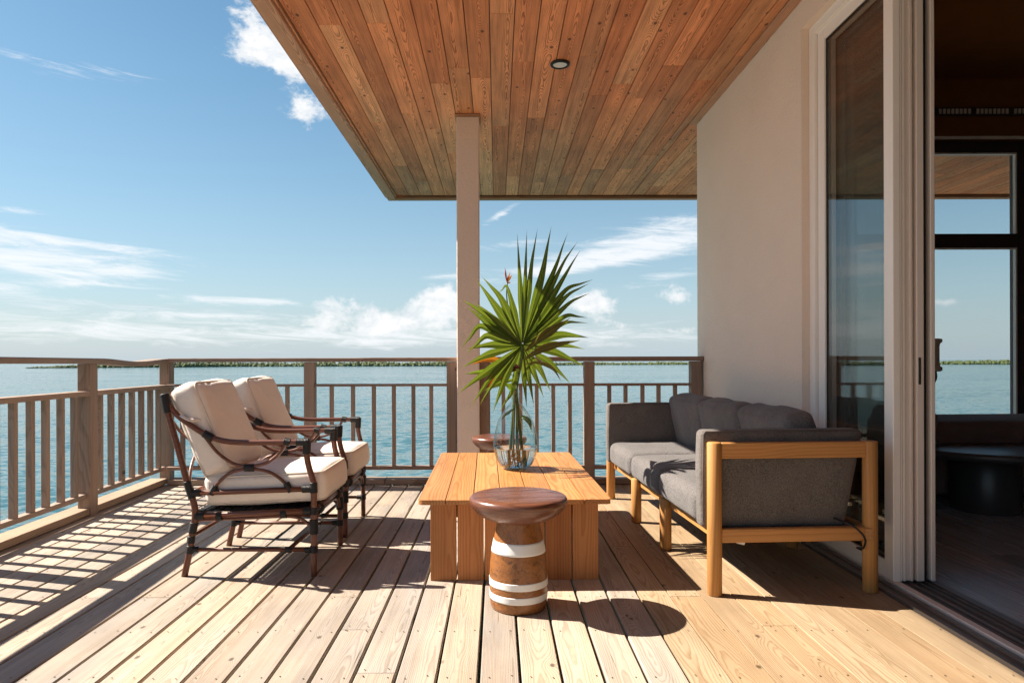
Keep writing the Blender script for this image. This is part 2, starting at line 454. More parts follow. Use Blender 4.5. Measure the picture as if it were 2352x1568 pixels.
def stucco(name, c, bmp=.35):
    m, nt, b = new_mat(name)
    p = objcoord(nt)
    n1 = noise_tex(nt, p, 1.4, 5); n2 = noise_tex(nt, p, 90, 6, .7)
    link(nt, mixc(nt, ((n1 - .5) * 1.1 + (n2 - .5) * 1.0 + .5).clamp(), tuple(x * .92 for x in c), tuple(x * 1.04 for x in c)), b.inputs['Base Color'])
    b.inputs['Roughness'].default_value = .9; b.inputs['Specular IOR Level'].default_value = .2
    bump(nt, b, n2 + noise_tex(nt, p, 34, 4) * 0.8, bmp + .25, .007)
    return m
M['stucco'] = stucco('stucco', (.88, .735, .61))
M['column'] = stucco('column_stucco', (.84, .70, .59), .5)
M['frame'] = plain('beige_aluminium', (.90, .85, .79), .42, .5, vary=.03)
M['framed'] = plain('beige_aluminium_shaded', (.76, .67, .60), .45, .5, vary=.04)  # darker copy of the beige aluminium, shade of inner door panels in its colour
M['gasket'] = plain('black_gasket', (.012, .011, .012), .5, .4)
M['track'] = plain('bronze_track', (.16, .13, .115), .38, .6, metal=.3)
M['steel'] = plain('steel', (.5, .48, .46), .3, .6, metal=.9)
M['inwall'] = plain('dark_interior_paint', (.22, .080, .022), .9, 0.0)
M['inframe'] = plain('dark_window_frame', (.05, .038, .036), .5, .4)
M['infloor'] = wood('dark_floor_plank', (.44, .46, .50), (.28, .29, .32), 60, 'Y', .24, .2, .1, 0, contrast=.4)
M['insofa'] = fabric('brown_velvet', (.17, .105, .088), vary=.2)
M['black'] = plain('black_lacquer', (.065, .060, .060), .34, .5)
M['beige'] = plain('beige_turned_wood', (.68, .56, .42), .6, .3)
M['nail'] = plain('nail_rust', (.055, .035, .025), .6, .4)
M['joist'] = plain('joist_wood', (.09, .065, .045), .8, .2)
M['lens'] = plain('lamp_lens', (.78, .76, .70), .35, .4, vary=.02)

def glass_mat(name, tint, ior=1.5, rough=0.0, edge=None):
    m = bpy.data.materials.new(name); m.use_nodes = True; nt = m.node_tree
    nt.nodes.remove(nt.nodes['Principled BSDF']); out = nt.nodes['Material Output']
    t = nt.nodes.new('ShaderNodeBsdfTransparent'); g = nt.nodes.new('ShaderNodeBsdfGlossy'); mx = nt.nodes.new('ShaderNodeMixShader')
    g.inputs['Roughness'].default_value = rough
    lf_ = nt.nodes.new('ShaderNodeLayerWeight'); lf_.inputs[0].default_value = .5
    fr = S(nt, lf_.outputs['Facing']).pow(4.0) * 0.85 + 0.045
    if edge:
        lw = nt.nodes.new('ShaderNodeLayerWeight'); lw.inputs[0].default_value = .5
        link(nt, mixc(nt, S(nt, lw.outputs['Facing']).pow(2.2), tint, edge), t.inputs[0])
    else: t.inputs[0].default_value = (*tint, 1)
    link(nt, fr, mx.inputs[0]); link(nt, t.outputs[0], mx.inputs[1]); link(nt, g.outputs[0], mx.inputs[2])
    link(nt, mx.outputs[0], out.inputs[0]); return m
M['doorglass'] = glass_mat('tinted_door_glass', (.83, .85, .84))
M['winglass'] = glass_mat('window_glass', (.90, .92, .92))
M['vaseglass'] = glass_mat('pale_green_glass', (.965, .985, .98), 1.5, 0, (.70, .84, .82))
m = bpy.data.materials.new('insect_screen'); m.use_nodes = True; nt = m.node_tree; nt.nodes.remove(nt.nodes['Principled BSDF'])
t = nt.nodes.new('ShaderNodeBsdfTransparent'); d_ = nt.nodes.new('ShaderNodeBsdfDiffuse'); mx = nt.nodes.new('ShaderNodeMixShader')
d_.inputs[0].default_value = (.55, .54, .52, 1); mx.inputs[0].default_value = .28
link(nt, t.outputs[0], mx.inputs[1]); link(nt, d_.outputs[0], mx.inputs[2]); link(nt, mx.outputs[0], nt.nodes['Material Output'].inputs[0])
M['screen'] = m
m, nt, b = new_mat('vase_water')
b.inputs['Base Color'].default_value = (.97, .99, .98, 1); b.inputs['Transmission Weight'].default_value = 1.0
b.inputs['IOR'].default_value = 1.33; b.inputs['Roughness'].default_value = 0.0
M['vasewater'] = m

def leaf_mat(name, c1, c2, trans, tmix=.45, rough=.42):
    m = bpy.data.materials.new(name); m.use_nodes = True; nt = m.node_tree
    b = nt.nodes['Principled BSDF']; out = nt.nodes['Material Output']
    p = objcoord(nt); r = objrand(nt)
    n = noise_tex(nt, p, 9, 4)
    c = mixc(nt, (n * 0.9 + r * 0.4 - 0.15).clamp(), c1, c2)
    link(nt, c, b.inputs['Base Color']); b.inputs['Roughness'].default_value = rough
    b.inputs['Specular IOR Level'].default_value = .45
    t = nt.nodes.new('ShaderNodeBsdfTranslucent'); t.inputs[0].default_value = (*trans, 1)
    mx = nt.nodes.new('ShaderNodeMixShader'); mx.inputs[0].default_value = tmix
    link(nt, b.outputs[0], mx.inputs[1]); link(nt, t.outputs[0], mx.inputs[2]); link(nt, mx.outputs[0], out.inputs[0])
    return m
M['palm'] = leaf_mat('palm_leaf', (.045, .095, .016), (.085, .150, .028), (.125, .175, .012), .42)
M['palmdry'] = leaf_mat('palm_leaf_brown', (.085, .085, .028), (.14, .12, .045), (.22, .19, .03), .3)
M['stalk'] = leaf_mat('green_stalk', (.05, .10, .02), (.10, .16, .04), (.1, .15, .02), .15)
M['rib'] = leaf_mat('palm_rib', (.20, .24, .04), (.28, .31, .06), (.4, .45, .06), .35)
M['lime'] = leaf_mat('lime_leaf', (.10, .20, .02), (.18, .28, .03), (.30, .45, .03), .45)
M['orange'] = leaf_mat('orange_leaf', (.70, .16, .02), (.80, .26, .03), (.8, .3, .02), .4)
M['redbract'] = leaf_mat('red_bract', (.50, .05, .02), (.62, .10, .03), (.4, .05, .01), .3)
M['darkred'] = leaf_mat('dark_red_leaf', (.05, .018, .014), (.10, .03, .02), (.12, .02, .01), .2)
M['root'] = plain('pale_root', (.72, .55, .36), .7, .2, vary=.3, scale=40)

# lake
m, nt, b = new_mat('lake_water')
p = objcoord(nt); X, Y, Z = xyz(nt, p)
big = noise_tex(nt, vec(nt, X * .012, Y * .03, 0.0), 1.0, 4)
link(nt, mixc(nt, big, (.032, .092, .102), (.046, .120, .128)), b.inputs['Base Color'])
b.inputs['Roughness'].default_value = .09; b.inputs['IOR'].default_value = 1.33
def ncol(v, scale, detail, rough):
    n = nt.nodes.new('ShaderNodeTexNoise'); link(nt, v, n.inputs['Vector'])
    n.inputs['Scale'].default_value = scale; n.inputs['Detail'].default_value = detail; n.inputs['Roughness'].default_value = rough
    return xyz(nt, n.outputs['Color'])
# wave slopes: chop, ripples and long swell, crests lying across the wind
a1, b1, _ = ncol(vec(nt, X * 1.3 + Y * .35, Y * 2.3 - X * .45, 0.0), 1.0, 5, .62)
a2, b2, _ = ncol(vec(nt, X * .10 + Y * .03, Y * .22 - X * .04, 5.0), 1.0, 4, .6)
calm = noise_tex(nt, vec(nt, X * .010, Y * .026, 3.0), 1.0, 4).step(.30, .70) * 0.6 + 0.6
sx = ((a1 - 0.5) * 0.80 + (a2 - 0.5) * 0.18) * calm
sy = ((b1 - 0.5) * 1.12 + (b2 - 0.5) * 0.28) * calm
nn = nt.nodes.new('ShaderNodeVectorMath'); nn.operation = 'NORMALIZE'
link(nt, vec(nt, sx, sy, 1.0), nn.inputs[0]); link(nt, nn.outputs[0], b.inputs['Normal'])
M['lake'] = m
M['mangrove'] = leaf_mat('mangrove', (.075, .11, .035), (.16, .18, .075), (.12, .17, .04), .2, .8)
M['land'] = plain('shore_mud', (.09, .085, .055), .9, .1, vary=.3, scale=.2)

# ------------------------------------------------------------------ lake and far shore
WZ = -3.5
lk = MB()
rings_ = [0, 6, 15, 40, 100, 300, 1000, 4000, 14000]
lv = [(0, 0, 0)]; lf = []
NS = 48
for r_ in rings_[1:]:
    for k in range(NS): lv.append((r_ * math.cos(2 * math.pi * k / NS), r_ * math.sin(2 * math.pi * k / NS), 0))
for k in range(NS): lf.append((0, 1 + k, 1 + (k + 1) % NS))
for j in range(len(rings_) - 2):
    for k in range(NS): lf.append((1 + j * NS + k, 1 + (j + 1) * NS + k, 1 + (j + 1) * NS + (k + 1) % NS, 1 + j * NS + (k + 1) % NS))
lk.add(lv, lf)
tag(lk.build('lake', M['lake'], loc=(0, 0, WZ)), 'rippled teal lake stretching from the deck to the mangrove shore', kind='structure')
shore = [(61, 497), (160, 510), (300, 530), (415, 546), (574, 601), (800, 604), (1027, 606), (1200, 660), (1365, 705), (1585, 707), (1900, 670), (2150, 640), (2330, 636), (2600, 640), (3000, 700)]
shore = [((x - CX) * D / FPX, D) for x, D in shore]
def along(pts, step):
    for (xa, ya), (xb, yb) in zip(pts, pts[1:]):
        L = math.hypot(xb - xa, yb - ya); n = max(1, int(L / step))
        for k in range(n): yield xa + (xb - xa) * k / n, ya + (yb - ya) * k / n
rnd = random.Random(3)
def clump(mb, c, r, hgt):
    v = [c + Vector((0, 0, hgt))]
    n = 6
    for lv_, (rf, zf) in enumerate(((.75, .72), (1.0, .30), (.9, -.05))):
        for k in range(n):
            g = 2 * math.pi * (k + .5 * (lv_ % 2)) / n; q = rnd.uniform(.75, 1.2)
            v.append(c + Vector((r * rf * q * math.cos(g), r * rf * q * math.sin(g), hgt * zf * rnd.uniform(.85, 1.12))))
    f = [(0, 1 + k, 1 + (k + 1) % n) for k in range(n)]
    for j in range(2):
        for k in range(n):
            a, b_ = 1 + j * n + k, 1 + j * n + (k + 1) % n
            f.append((a, a + n, b_ + n, b_))
    mb.add(v, f)
land = MB(); trees = MB()
lp = list(along(shore, 30.0)) + [shore[-1]]
lv = []; 
for x, y in lp:
    for dy, z in ((0, -.3), (3, .25), (60, .5), (140, -.3)): lv.append((x, y + dy, WZ + z))
lf = [(i * 4 + j, (i + 1) * 4 + j, (i + 1) * 4 + j + 1, i * 4 + j + 1) for i in range(len(lp) - 1) for j in range(3)]
land.add(lv, lf)
tag(land.build('far_shore', M['land']), 'low muddy bank under the mangroves on the far side of the lake', kind='structure')
for x, y in along(shore, .95):
    farther = max(.66, min(1.0, 1.0 - (y - 560) / 400))
    base = (2.5 + 2.6 * (noise.noise(Vector((x * .011, 0, 1))) + .25) + 1.1 * noise.noise(Vector((x * .06, 4, 1)))) * farther
    for k in range(3):
        hh = base * (.62, .95, 1.12)[k] + rnd.uniform(-.6, .9)
        left = x - shore[0][0]
        if left < 40: hh *= .35 + left / 62
        dy = (rnd.uniform(-1.5, 1.5), rnd.uniform(3, 12), rnd.uniform(12, 60))[k]
        clump(trees, Vector((x + rnd.uniform(-1.2, 1.2), y + 2 + dy, WZ + .1)), rnd.uniform(.8, 2.3), max(.7, hh))
tag(trees.build('mangrove_forest', M['mangrove'], kind='stuff'), 'long low belt of green mangroves along the far shore')
far = MB(); farl = MB()
for k in range(150):
    x = -2300 + rnd.uniform(-620, 260); clump(far, Vector((x, 2600 + rnd.uniform(0, 60), WZ)), rnd.uniform(4, 8), rnd.uniform(3, 6) * (1.6 if -2010 < x < -1950 else 1))
tag(far.build('distant_trees', M['mangrove'], kind='stuff'), 'faint distant trees on the horizon at the far left end of the lake')

# ------------------------------------------------------------------ deck
deck = MB()
for k in range(-8, 15):
    y = 0.75 + .406 * k
    if y < 6.1: deck.box(-3.05, 1.86, y - .019, y + .019, -.22, -.0305)
deck.box(-3.10, -3.06, -2.6, 6.2, -.24, -.0305)
deck.box(-3.05, 1.86, 6.12, 6.16, -.24, -.0305)
deck = deck.build('deck', M['joist'])
tag(deck, 'timber deck of long pine boards running towards the lake', kind='structure')
PITCH = 0.1455
rd = random.Random(11)
joints = {-5: [3.19], -4: [2.80], -3: [2.41], 8: [2.83], 2: [], 0: [], 1: [], -1: [], 3: [], 4: [4.45], 5: [4.05]}
nails = MB()
DX1 = 1.825
for k in range(-21, 14):
    x0 = -.067 + PITCH * k; x1 = x0 + PITCH
    gap = .0105 if x0 < .6 else (.0065 if x0 < .75 else .0030)
    x0 += gap / 2 + rd.uniform(-.001, .001); x1 -= gap / 2 + rd.uniform(-.001, .001)
    if x0 > DX1 - .02: continue
    x1 = min(x1, DX1)
    js = joints.get(k)
    if js is None: js = [.75 + .406 * rd.choice([2, 4, 6, 7, 8, 9, 10, 11])] if rd.random() < .75 else []
    ends = [-2.6] + ([.75 + .406 * rd.choice([-3, -2, -1, 0])] if k not in joints else []) + sorted(js) + [6.12]
    for a, b_ in zip(ends, ends[1:]):
        yc = (a + b_) / 2; xc = (x0 + x1) / 2
        w = (x1 - x0) / 2; l = (b_ - a) / 2 - .002
        o = MB().box(-w, w, -l, l, -.029, 0, .0035 if k < 5 else .0012).build('board', M['deck_new'] if k >= 5 else M['deck'], deck, (xc, yc, rd.uniform(-.0016, .0012)), (0, rd.uniform(-.004, .004), 0))
    jy = sorted(set([.75 + .406 * q for q in range(14)] + [j - .025 for j in js] + [j + .025 for j in js]))
    for y in jy:
        if y > 6.08: continue
        for sx in (x0 + .026, x1 - .026):
            if rd.random() < .12: continue
            cx_, cy_ = sx + rd.uniform(-.006, .006), y + rd.uniform(-.012, .012); r_ = .0036
            nails.add([(cx_ + r_ * math.cos(g * math.pi / 3), cy_ + r_ * math.sin(g * math.pi / 3), .0022) for g in range(6)], [tuple(range(6))])
nails.build('nail_head', M['nail'], deck, kind='stuff')
# kerb beams lie on the deck edge
KERB_L = 8.7
kb = MB().box(-.150, 0, -KERB_L, -.02, .006, .055, .004).build('kerb_beam', M['kerb'], deck, (-2.957, 6.14, 0), (0, 0, R(2.1)))
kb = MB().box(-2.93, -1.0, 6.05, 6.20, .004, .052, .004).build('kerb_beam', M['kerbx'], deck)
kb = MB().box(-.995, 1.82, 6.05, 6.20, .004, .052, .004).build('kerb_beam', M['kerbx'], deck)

# ------------------------------------------------------------------ railings
rl = thing('railing', 'weathered wooden railing with thick balusters along the left edge of the deck', 'railing', (-2.953, 6.20, 0), R(2.3), 'deck railings')
posts = [0.0, -1.285, -2.57, -3.85, -5.1]
rr = random.Random(5)
for i, y in enumerate(posts):
    MB().box(-.095, 0, y - .0475, y + .0475, -.005, 1.084, .004).build('post', M['railz'], rl)
for a, b_ in zip(posts, posts[1:]):
    n = 8
    lo, hi = b_ + .0475, a - .0475
    MB().box(-.085, -.028, lo, hi, .125, .158, .003).build('bottom_rail', M['rail'], rl)
    MB().box(-.098, -.004, lo, hi, .855, .890, .003).build('middle_rail', M['rail'], rl)
    sp = (a - b_) / n
    for k in range(1, n + 0):
        y = b_ + sp * k + rr.uniform(-.005, .005) + .002
        MB().box(-.070, -.032, y - .019, y + .019, .158, .855, .002).build('baluster', M['railz'], rl, rot=(0, 0, 0))
def warped_rail(x0, x1, y0, y1, z0, z1, wave, n=40):
    mb = MB(); v = []; f = []
    for i in range(n + 1):
        y = y0 + (y1 - y0) * i / n; dz, dx = wave(y)
        for x, z in ((x0, z0), (x1, z0), (x1, z1 - .006), (x1 - .006, z1), (x0 + .006, z1), (x0, z1 - .006)): v.append((x + dx, y, z + dz))
    for i in range(n):
        for k in range(6): f.append((i * 6 + k, i * 6 + (k + 1) % 6, (i + 1) * 6 + (k + 1) % 6, (i + 1) * 6 + k))
    f.append(tuple(reversed(range(6)))); f.append(tuple(n * 6 + k for k in range(6)))
    return mb.add(v, f)
def wave_l(y):
    t = (y + .0475) / -1.19
    d = -.024 * math.sin(math.pi * t) ** 2 * (1 if 0 < t < 1 else 0) + (.006 if t > 1 else 0) * min(1, t - 1)
    return d, 0
warped_rail(-.118, .022, -2.57, .03, 1.0845, 1.124, wave_l).build('top_rail', M['rail'], rl)
warped_rail(-.118, .022, -5.2, -2.573, 1.0855, 1.125, lambda y: (0.004, 0)).build('top_rail', M['rail'], rl)

rb = thing('railing', 'reddish brown railing with thin balusters across the lake end of the deck', 'railing', (-.55, 6.125, 0), 0, 'deck railings')
bx = [-1.678, -.405, -.110, .822, 1.775]
ox, oy = .55, -6.125
for x in bx:
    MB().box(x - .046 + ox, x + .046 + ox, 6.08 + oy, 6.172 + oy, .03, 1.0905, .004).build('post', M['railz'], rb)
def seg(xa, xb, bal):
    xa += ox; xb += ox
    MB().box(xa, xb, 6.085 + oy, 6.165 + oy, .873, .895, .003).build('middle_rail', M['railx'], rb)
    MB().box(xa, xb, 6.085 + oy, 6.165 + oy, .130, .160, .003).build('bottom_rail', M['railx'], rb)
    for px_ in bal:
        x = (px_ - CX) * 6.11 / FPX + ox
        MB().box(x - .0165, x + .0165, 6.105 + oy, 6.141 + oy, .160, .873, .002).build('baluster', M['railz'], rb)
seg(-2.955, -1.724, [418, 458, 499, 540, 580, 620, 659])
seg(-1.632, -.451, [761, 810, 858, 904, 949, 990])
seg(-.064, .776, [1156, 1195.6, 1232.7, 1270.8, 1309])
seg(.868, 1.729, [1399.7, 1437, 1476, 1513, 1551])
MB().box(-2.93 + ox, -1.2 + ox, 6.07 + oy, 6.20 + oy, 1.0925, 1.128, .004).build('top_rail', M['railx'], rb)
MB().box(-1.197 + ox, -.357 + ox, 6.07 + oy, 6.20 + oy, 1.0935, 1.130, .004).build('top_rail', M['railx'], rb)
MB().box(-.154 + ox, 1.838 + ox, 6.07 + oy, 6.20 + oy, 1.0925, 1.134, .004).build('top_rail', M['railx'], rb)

# ------------------------------------------------------------------ house
ZC = 3.27
house = thing('house', 'cream stucco house with a plank porch ceiling, a column and open sliding doors', 'house', (1.97, 5.2, 0))
def hp(mb, name, mat, parent=None, kind=None):
    """part of the house, given in world coordinates"""
    p = parent or house
    o = mb.build(name, mat, p, kind=kind)
    o.matrix_parent_inverse = Matrix.Translation((-1.97, -5.2, 0))
    if parent: o.matrix_parent_inverse = Matrix.Identity(4)
    return o
# side wall with a softly rounded corner
poly = [(1.84, 4.12)]
cr = .035
arc = [(1.84 + cr - cr * math.cos(R(a)), 6.30 - cr + cr * math.sin(R(a))) for a in range(0, 91, 15)]
poly = [(1.84, 4.12)] + arc + [(2.10, 6.30), (2.10, 4.12)]
poly = list(reversed(poly))
hp(MB().prism(poly, -.02, ZC + .02, False), 'wall', M['stucco'])
hp(MB().box(1.84, 2.10, -2.0, 4.12, 3.09, ZC + .02), 'wall', M['stucco'])
# lake-side wall round the interior window
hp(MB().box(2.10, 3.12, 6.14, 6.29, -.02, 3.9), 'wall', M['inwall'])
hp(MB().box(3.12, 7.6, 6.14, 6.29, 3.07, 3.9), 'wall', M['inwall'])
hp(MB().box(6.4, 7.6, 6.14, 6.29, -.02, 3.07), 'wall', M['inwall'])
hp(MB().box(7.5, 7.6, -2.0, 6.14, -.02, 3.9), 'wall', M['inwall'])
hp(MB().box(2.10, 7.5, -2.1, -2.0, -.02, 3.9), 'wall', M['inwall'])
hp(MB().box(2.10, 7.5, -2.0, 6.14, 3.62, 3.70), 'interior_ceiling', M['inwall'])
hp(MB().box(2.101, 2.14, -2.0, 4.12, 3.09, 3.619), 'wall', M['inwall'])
hp(MB().box(2.101, 2.13, 4.1205, 6.139, 0, 3.619), 'wall', M['inwall'])
# roof slab, fascia, ceiling boards
XL = -1.445
roof = hp(MB().box(XL + .02, 1.845, -2.2, 9.05, ZC + .024, ZC + .30).box(1.8455, 8.2, 6.285, 9.05, ZC + .024, ZC + .30).box(1.8455, 8.2, -2.2, 6.2845, 3.72, 3.95), 'roof', M['inwall'])
rc = random.Random(21)
CPW = .1587
ceil_o = hp(MB().box(XL + .02, 1.86, -2.1, 9.04, ZC + .0215, ZC + .0235).box(1.8605, 8.1, 6.285, 9.04, ZC + .0215, ZC + .0235), 'ceiling', M['gasket'])
def ceil_rows(xa, xb, ya, yb, first, lens):
    x = xa
    while x < xb - .02:
        xe = min(x + CPW, xb)
        y = ya; lst = [ya]
        y += rc.uniform(.5, lens)
        while y < yb - .35: lst.append(y); y += rc.uniform(lens * .45, lens)
        lst.append(yb)
        for a, b_ in zip(lst, lst[1:]):
            w = (xe - x) / 2 - .0028; l = (b_ - a) / 2 - .0012
            MB().box(-w, w, -l, l, 0, .021, .0022).build('board', M['ceil'], ceil_o, ((x + xe) / 2 , (a + b_) / 2, ZC + rc.uniform(-.0012, .0005)))
        x = xe
ceil_rows(-1.3126, 1.77, 2.6, 8.97, 0, 3.1)
ceil_rows(1.7735, 7.6, 6.305, 8.97, 0, 2.4)
hp(MB().box(XL + .13, 1.77, -2.1, 2.596, ZC, ZC + .021), 'ceiling_infill', M['ceil'])
# fascia: under-edge boards
for a, b_ in ((-2.2, 1.4), (1.403, 4.9), (4.903, 7.1), (7.103, 9.1)):
    mb = MB().box(-.055, .055, -(b_ - a) / 2, (b_ - a) / 2, 0, .034, .003)
    o = mb.build('fascia', M['fascia'], house, (XL + .055 - 1.97, (a + b_) / 2 - 5.2, ZC - .040))
mb = MB().box(-.02, .02, -5.64, 5.64, 0, .29, .003); mb.build('fascia', M['fascia'], house, (XL - .018 - 1.97, 3.44 - 5.2, ZC - .002))
hp(MB().box(XL + .112, XL + .125, -2.2, 8.98, ZC - .012, ZC + .02), 'trim_strip', M['fascia'])
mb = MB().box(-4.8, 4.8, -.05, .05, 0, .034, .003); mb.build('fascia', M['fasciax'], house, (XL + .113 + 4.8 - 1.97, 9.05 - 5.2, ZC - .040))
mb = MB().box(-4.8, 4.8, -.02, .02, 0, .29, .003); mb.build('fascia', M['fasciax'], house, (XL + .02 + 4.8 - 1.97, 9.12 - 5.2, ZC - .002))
mb = MB().box(-.034, .034, -4.15, 4.15, 0, .024, .003); mb.build('crown_strip', M['fascia'], house, (1.805 - 1.97, 2.13 - 5.2, ZC - .012))
# column
colm = hp(MB().box(-.354, -.157, 6.0, 6.2, -.02, ZC - .026, .006), 'column', M['column'])
mb = MB().box(-.112, .112, -.112, .112, 0, .026, .003); o = mb.build('column_cap', M['fasciax'], colm, (-.2555, 6.1, ZC - .027))
# door frame
hp(MB().box(1.885, 1.955, 4.055, 4.12, .03, 3.09, .003), 'door_frame', M['frame'])
hp(MB().box(1.957, 2.125, 4.075, 4.12, .03, 3.09, .003), 'door_frame', M['framed'])
hp(MB().box(1.885, 1.955, -2.0, 4.054, 3.03, 3.09, .003), 'door_frame', M['frame'])
hp(MB().box(1.957, 2.125, -2.0, 4.074, 3.03, 3.09, .003), 'door_frame', M['framed'])
def door(x0, x1, y0, y1, z0, z1, st, mat, br=.085):
    mb = MB()
    mb.box(x0, x1, y0, y0 + st, z0, z1, .003)
    mb.box(x0, x1, y1 - st, y1, z0, z1, .003)
    mb.box(x0 + .001, x1 - .001, y0 + st, y1 - st, z0, z0 + br, .003)
    mb.box(x0 + .001, x1 - .001, y0 + st, y1 - st, z1 - .07, z1, .003)
    d = hp(mb, 'sliding_door', mat)
    xm = (x0 + x1) / 2
    hp(MB().box(xm - .004, xm + .004, y0 + st, y1 - st, z0 + br, z1 - .07), 'glass_pane', M['doorglass'], d)
    g = MB()
    for ya, yb, za, zb in ((y0 + st - .001, y0 + st + .008, z0 + br, z1 - .07), (y1 - st - .008, y1 - st + .001, z0 + br, z1 - .07)):
        g.box(xm - .0065, xm + .0065, ya, yb, za, zb)
    g.box(xm - .0065, xm + .0065, y0 + st + .008, y1 - st - .008, z0 + br - .001, z0 + br + .008); g.box(xm - .0065, xm + .0065, y0 + st + .008, y1 - st - .008, z1 - .078, z1 - .069)
    hp(g, 'gasket', M['gasket'], d)
    return d
d1 = door(1.905, 1.941, 3.285, 4.05, .032, 3.035, .078, M['frame'])
d2 = door(1.951, 2.012, 3.30, 4.06, .032, 3.035, .085, M['framed'])
hp(MB().box(1.990, 1.991, 3.385, 3.975, .117, 2.965), 'insect_screen', M['screen'], d2)
d3 = door(2.022, 2.058, 3.29, 4.06, .032, 3.035, .085, M['framed'])
d4 = door(2.090, 2.112, 3.29, 4.06, .032, 3.035, .060, M['framed'])
# ribs on the end faces, a seal and a pull
for xa, xb, yy, mm in ((1.9435, 1.9485, 3.288, 'frame'), (1.958, 1.968, 3.2935, 'frame'), (1.995, 2.004, 3.2935, 'framed'), (2.062, 2.069, 3.295, 'gasket'), (2.071, 2.086, 3.32, 'gasket')):
    hp(MB().box(xa, xb, yy, yy + .02, .032, 3.03, .001), 'door_seal', M[mm])
hp(MB().box(2.030, 2.040, 3.284, 3.292, .98, 1.11, .002), 'handle', M['gasket'], d3)
# sill and tracks
hp(MB().box(1.83, 2.16, -1.0, 4.12, -.05, .012), 'door_sill', M['track'])
for xa, xb, zt, mm in ((1.872, 1.892, .024, 'track'), (1.905, 1.941, .031, 'framed'), (1.9565, 1.964, .026, 'track'), (1.985, 2.000, .026, 'track'), (2.036, 2.044, .026, 'track'), (2.075, 2.083, .024, 'track'), (2.108, 2.150, .020, 'track')):
    hp(MB().box(xa, xb, -1.0, 4.10, .010, zt, .002), 'door_track', M[mm])
# interior floor of dark planks
fl = hp(MB().box(2.16, 7.5, -2.0, 6.14, -.06, -.012), 'floor', M['gasket'])
rf = random.Random(9)
x = 2.162; row = 0
while x < 5.6:
    y = -0.4 + (row % 2) * .5 + rf.uniform(0, .3); st = [.6] + [q for q in (y + 1.2, y + 2.4, y + 3.6, y + 4.8) if .8 < q < 6.0] + [6.138]
    for a, b_ in zip(st, st[1:]):
        l = (b_ - a) / 2 - .0015
        MB().box(-.0965, .0965, -l, l, -.012, 0.0, .0015).build('plank', M['infloor'], fl, (x + .098, (a + b_) / 2, rf.uniform(-.0006, .0006)))
    x += .196; row += 1
# big window on the lake side of the room
wm = MB()
wm.box(3.12, 3.22, 6.17, 6.26, 0, 3.07, .003); wm.box(4.70, 4.86, 6.17, 6.26, 0, 3.07, .003); wm.box(6.30, 6.40, 6.17, 6.26, 0, 3.07, .003)
for xa, xb in ((3.22, 4.70), (4.86, 6.30)):
    wm.box(xa, xb, 6.172, 6.258, 2.965, 3.068, .003); wm.box(xa, xb, 6.172, 6.258, 2.108, 2.235, .003); wm.box(xa, xb, 6.172, 6.258, 0, .12, .003)
win = hp(wm, 'window', M['inframe'])
for xa, xb in ((3.22, 4.70), (4.86, 6.30)):
    for za, zb in ((.12, 2.108), (2.235, 2.965)):
        hp(MB().box(xa, xb, 6.212, 6.218, za, zb), 'glass_pane', M['winglass'], win)
        b2 = MB(); t_ = .014
        b2.box(xa + .001, xa + t_, 6.166, 6.20, za, zb); b2.box(xb - t_, xb - .001, 6.166, 6.20, za, zb); b2.box(xa + t_, xb - t_, 6.166, 6.20, zb - t_, zb - .001)
        hp(b2, 'glazing_bead', M['frame'], win)
hp(MB().box(3.0, 6.5, 6.115, 6.138, 3.075, 3.10, .003), 'window_head_trim', M['frame'])
vt = hp(MB().box(3.3, 5.6, 6.125, 6.138, 3.28, 3.36, .003), 'air_vent', M['inframe'])
for k in range(60):
    xk = 3.33 + k * .0375
    if k % 9 == 7: continue
    hp(MB().box(xk, xk + .022, 6.118, 6.1255, 3.30, 3.345), 'slat', M['framed'], vt)

# added unseen decking outside the big window, bouncing sun onto the porch ceiling
ter = MB()
for k in range(9): ter.box(3.3, 8.0, 6.5 + k * .55 - .02, 6.5 + k * .55 + .02, -.2, -.031)
ter = ter.build('bounce_decking', M['joist'])
tag(ter, 'timber decking added out of view beyond the big window to bounce light upward', kind='structure')
for k in range(32):
    MB().box(-.068, .068, -2.3, 2.3, -.029, 0, .003).build('board', M['deck'], ter, (3.37 + k * PITCH, 8.62, 0))

# recessed ceiling light
lx, ly = at(1288, 146, 0)[0], 0
D = (ZC - H) * FPX / (CY - 146); lx = (1288 - CX) * D / FPX
lt = thing('recessed_light', 'round recessed ceiling light with a black rim, set in the porch boards', 'ceiling light', (lx, D, ZC - .012))
pr = [(.050, -.001), (.053, -.006), (.062, -.008), (.070, -.004), (.071, .009)]
MB().lathe(pr, 40).build('trim_ring', M['gasket'], lt)
mb = MB().lathe([(.0001, .001), (.03, .0005), (.050, -.0005)], 40); mb.build('lens', M['lens'], lt)

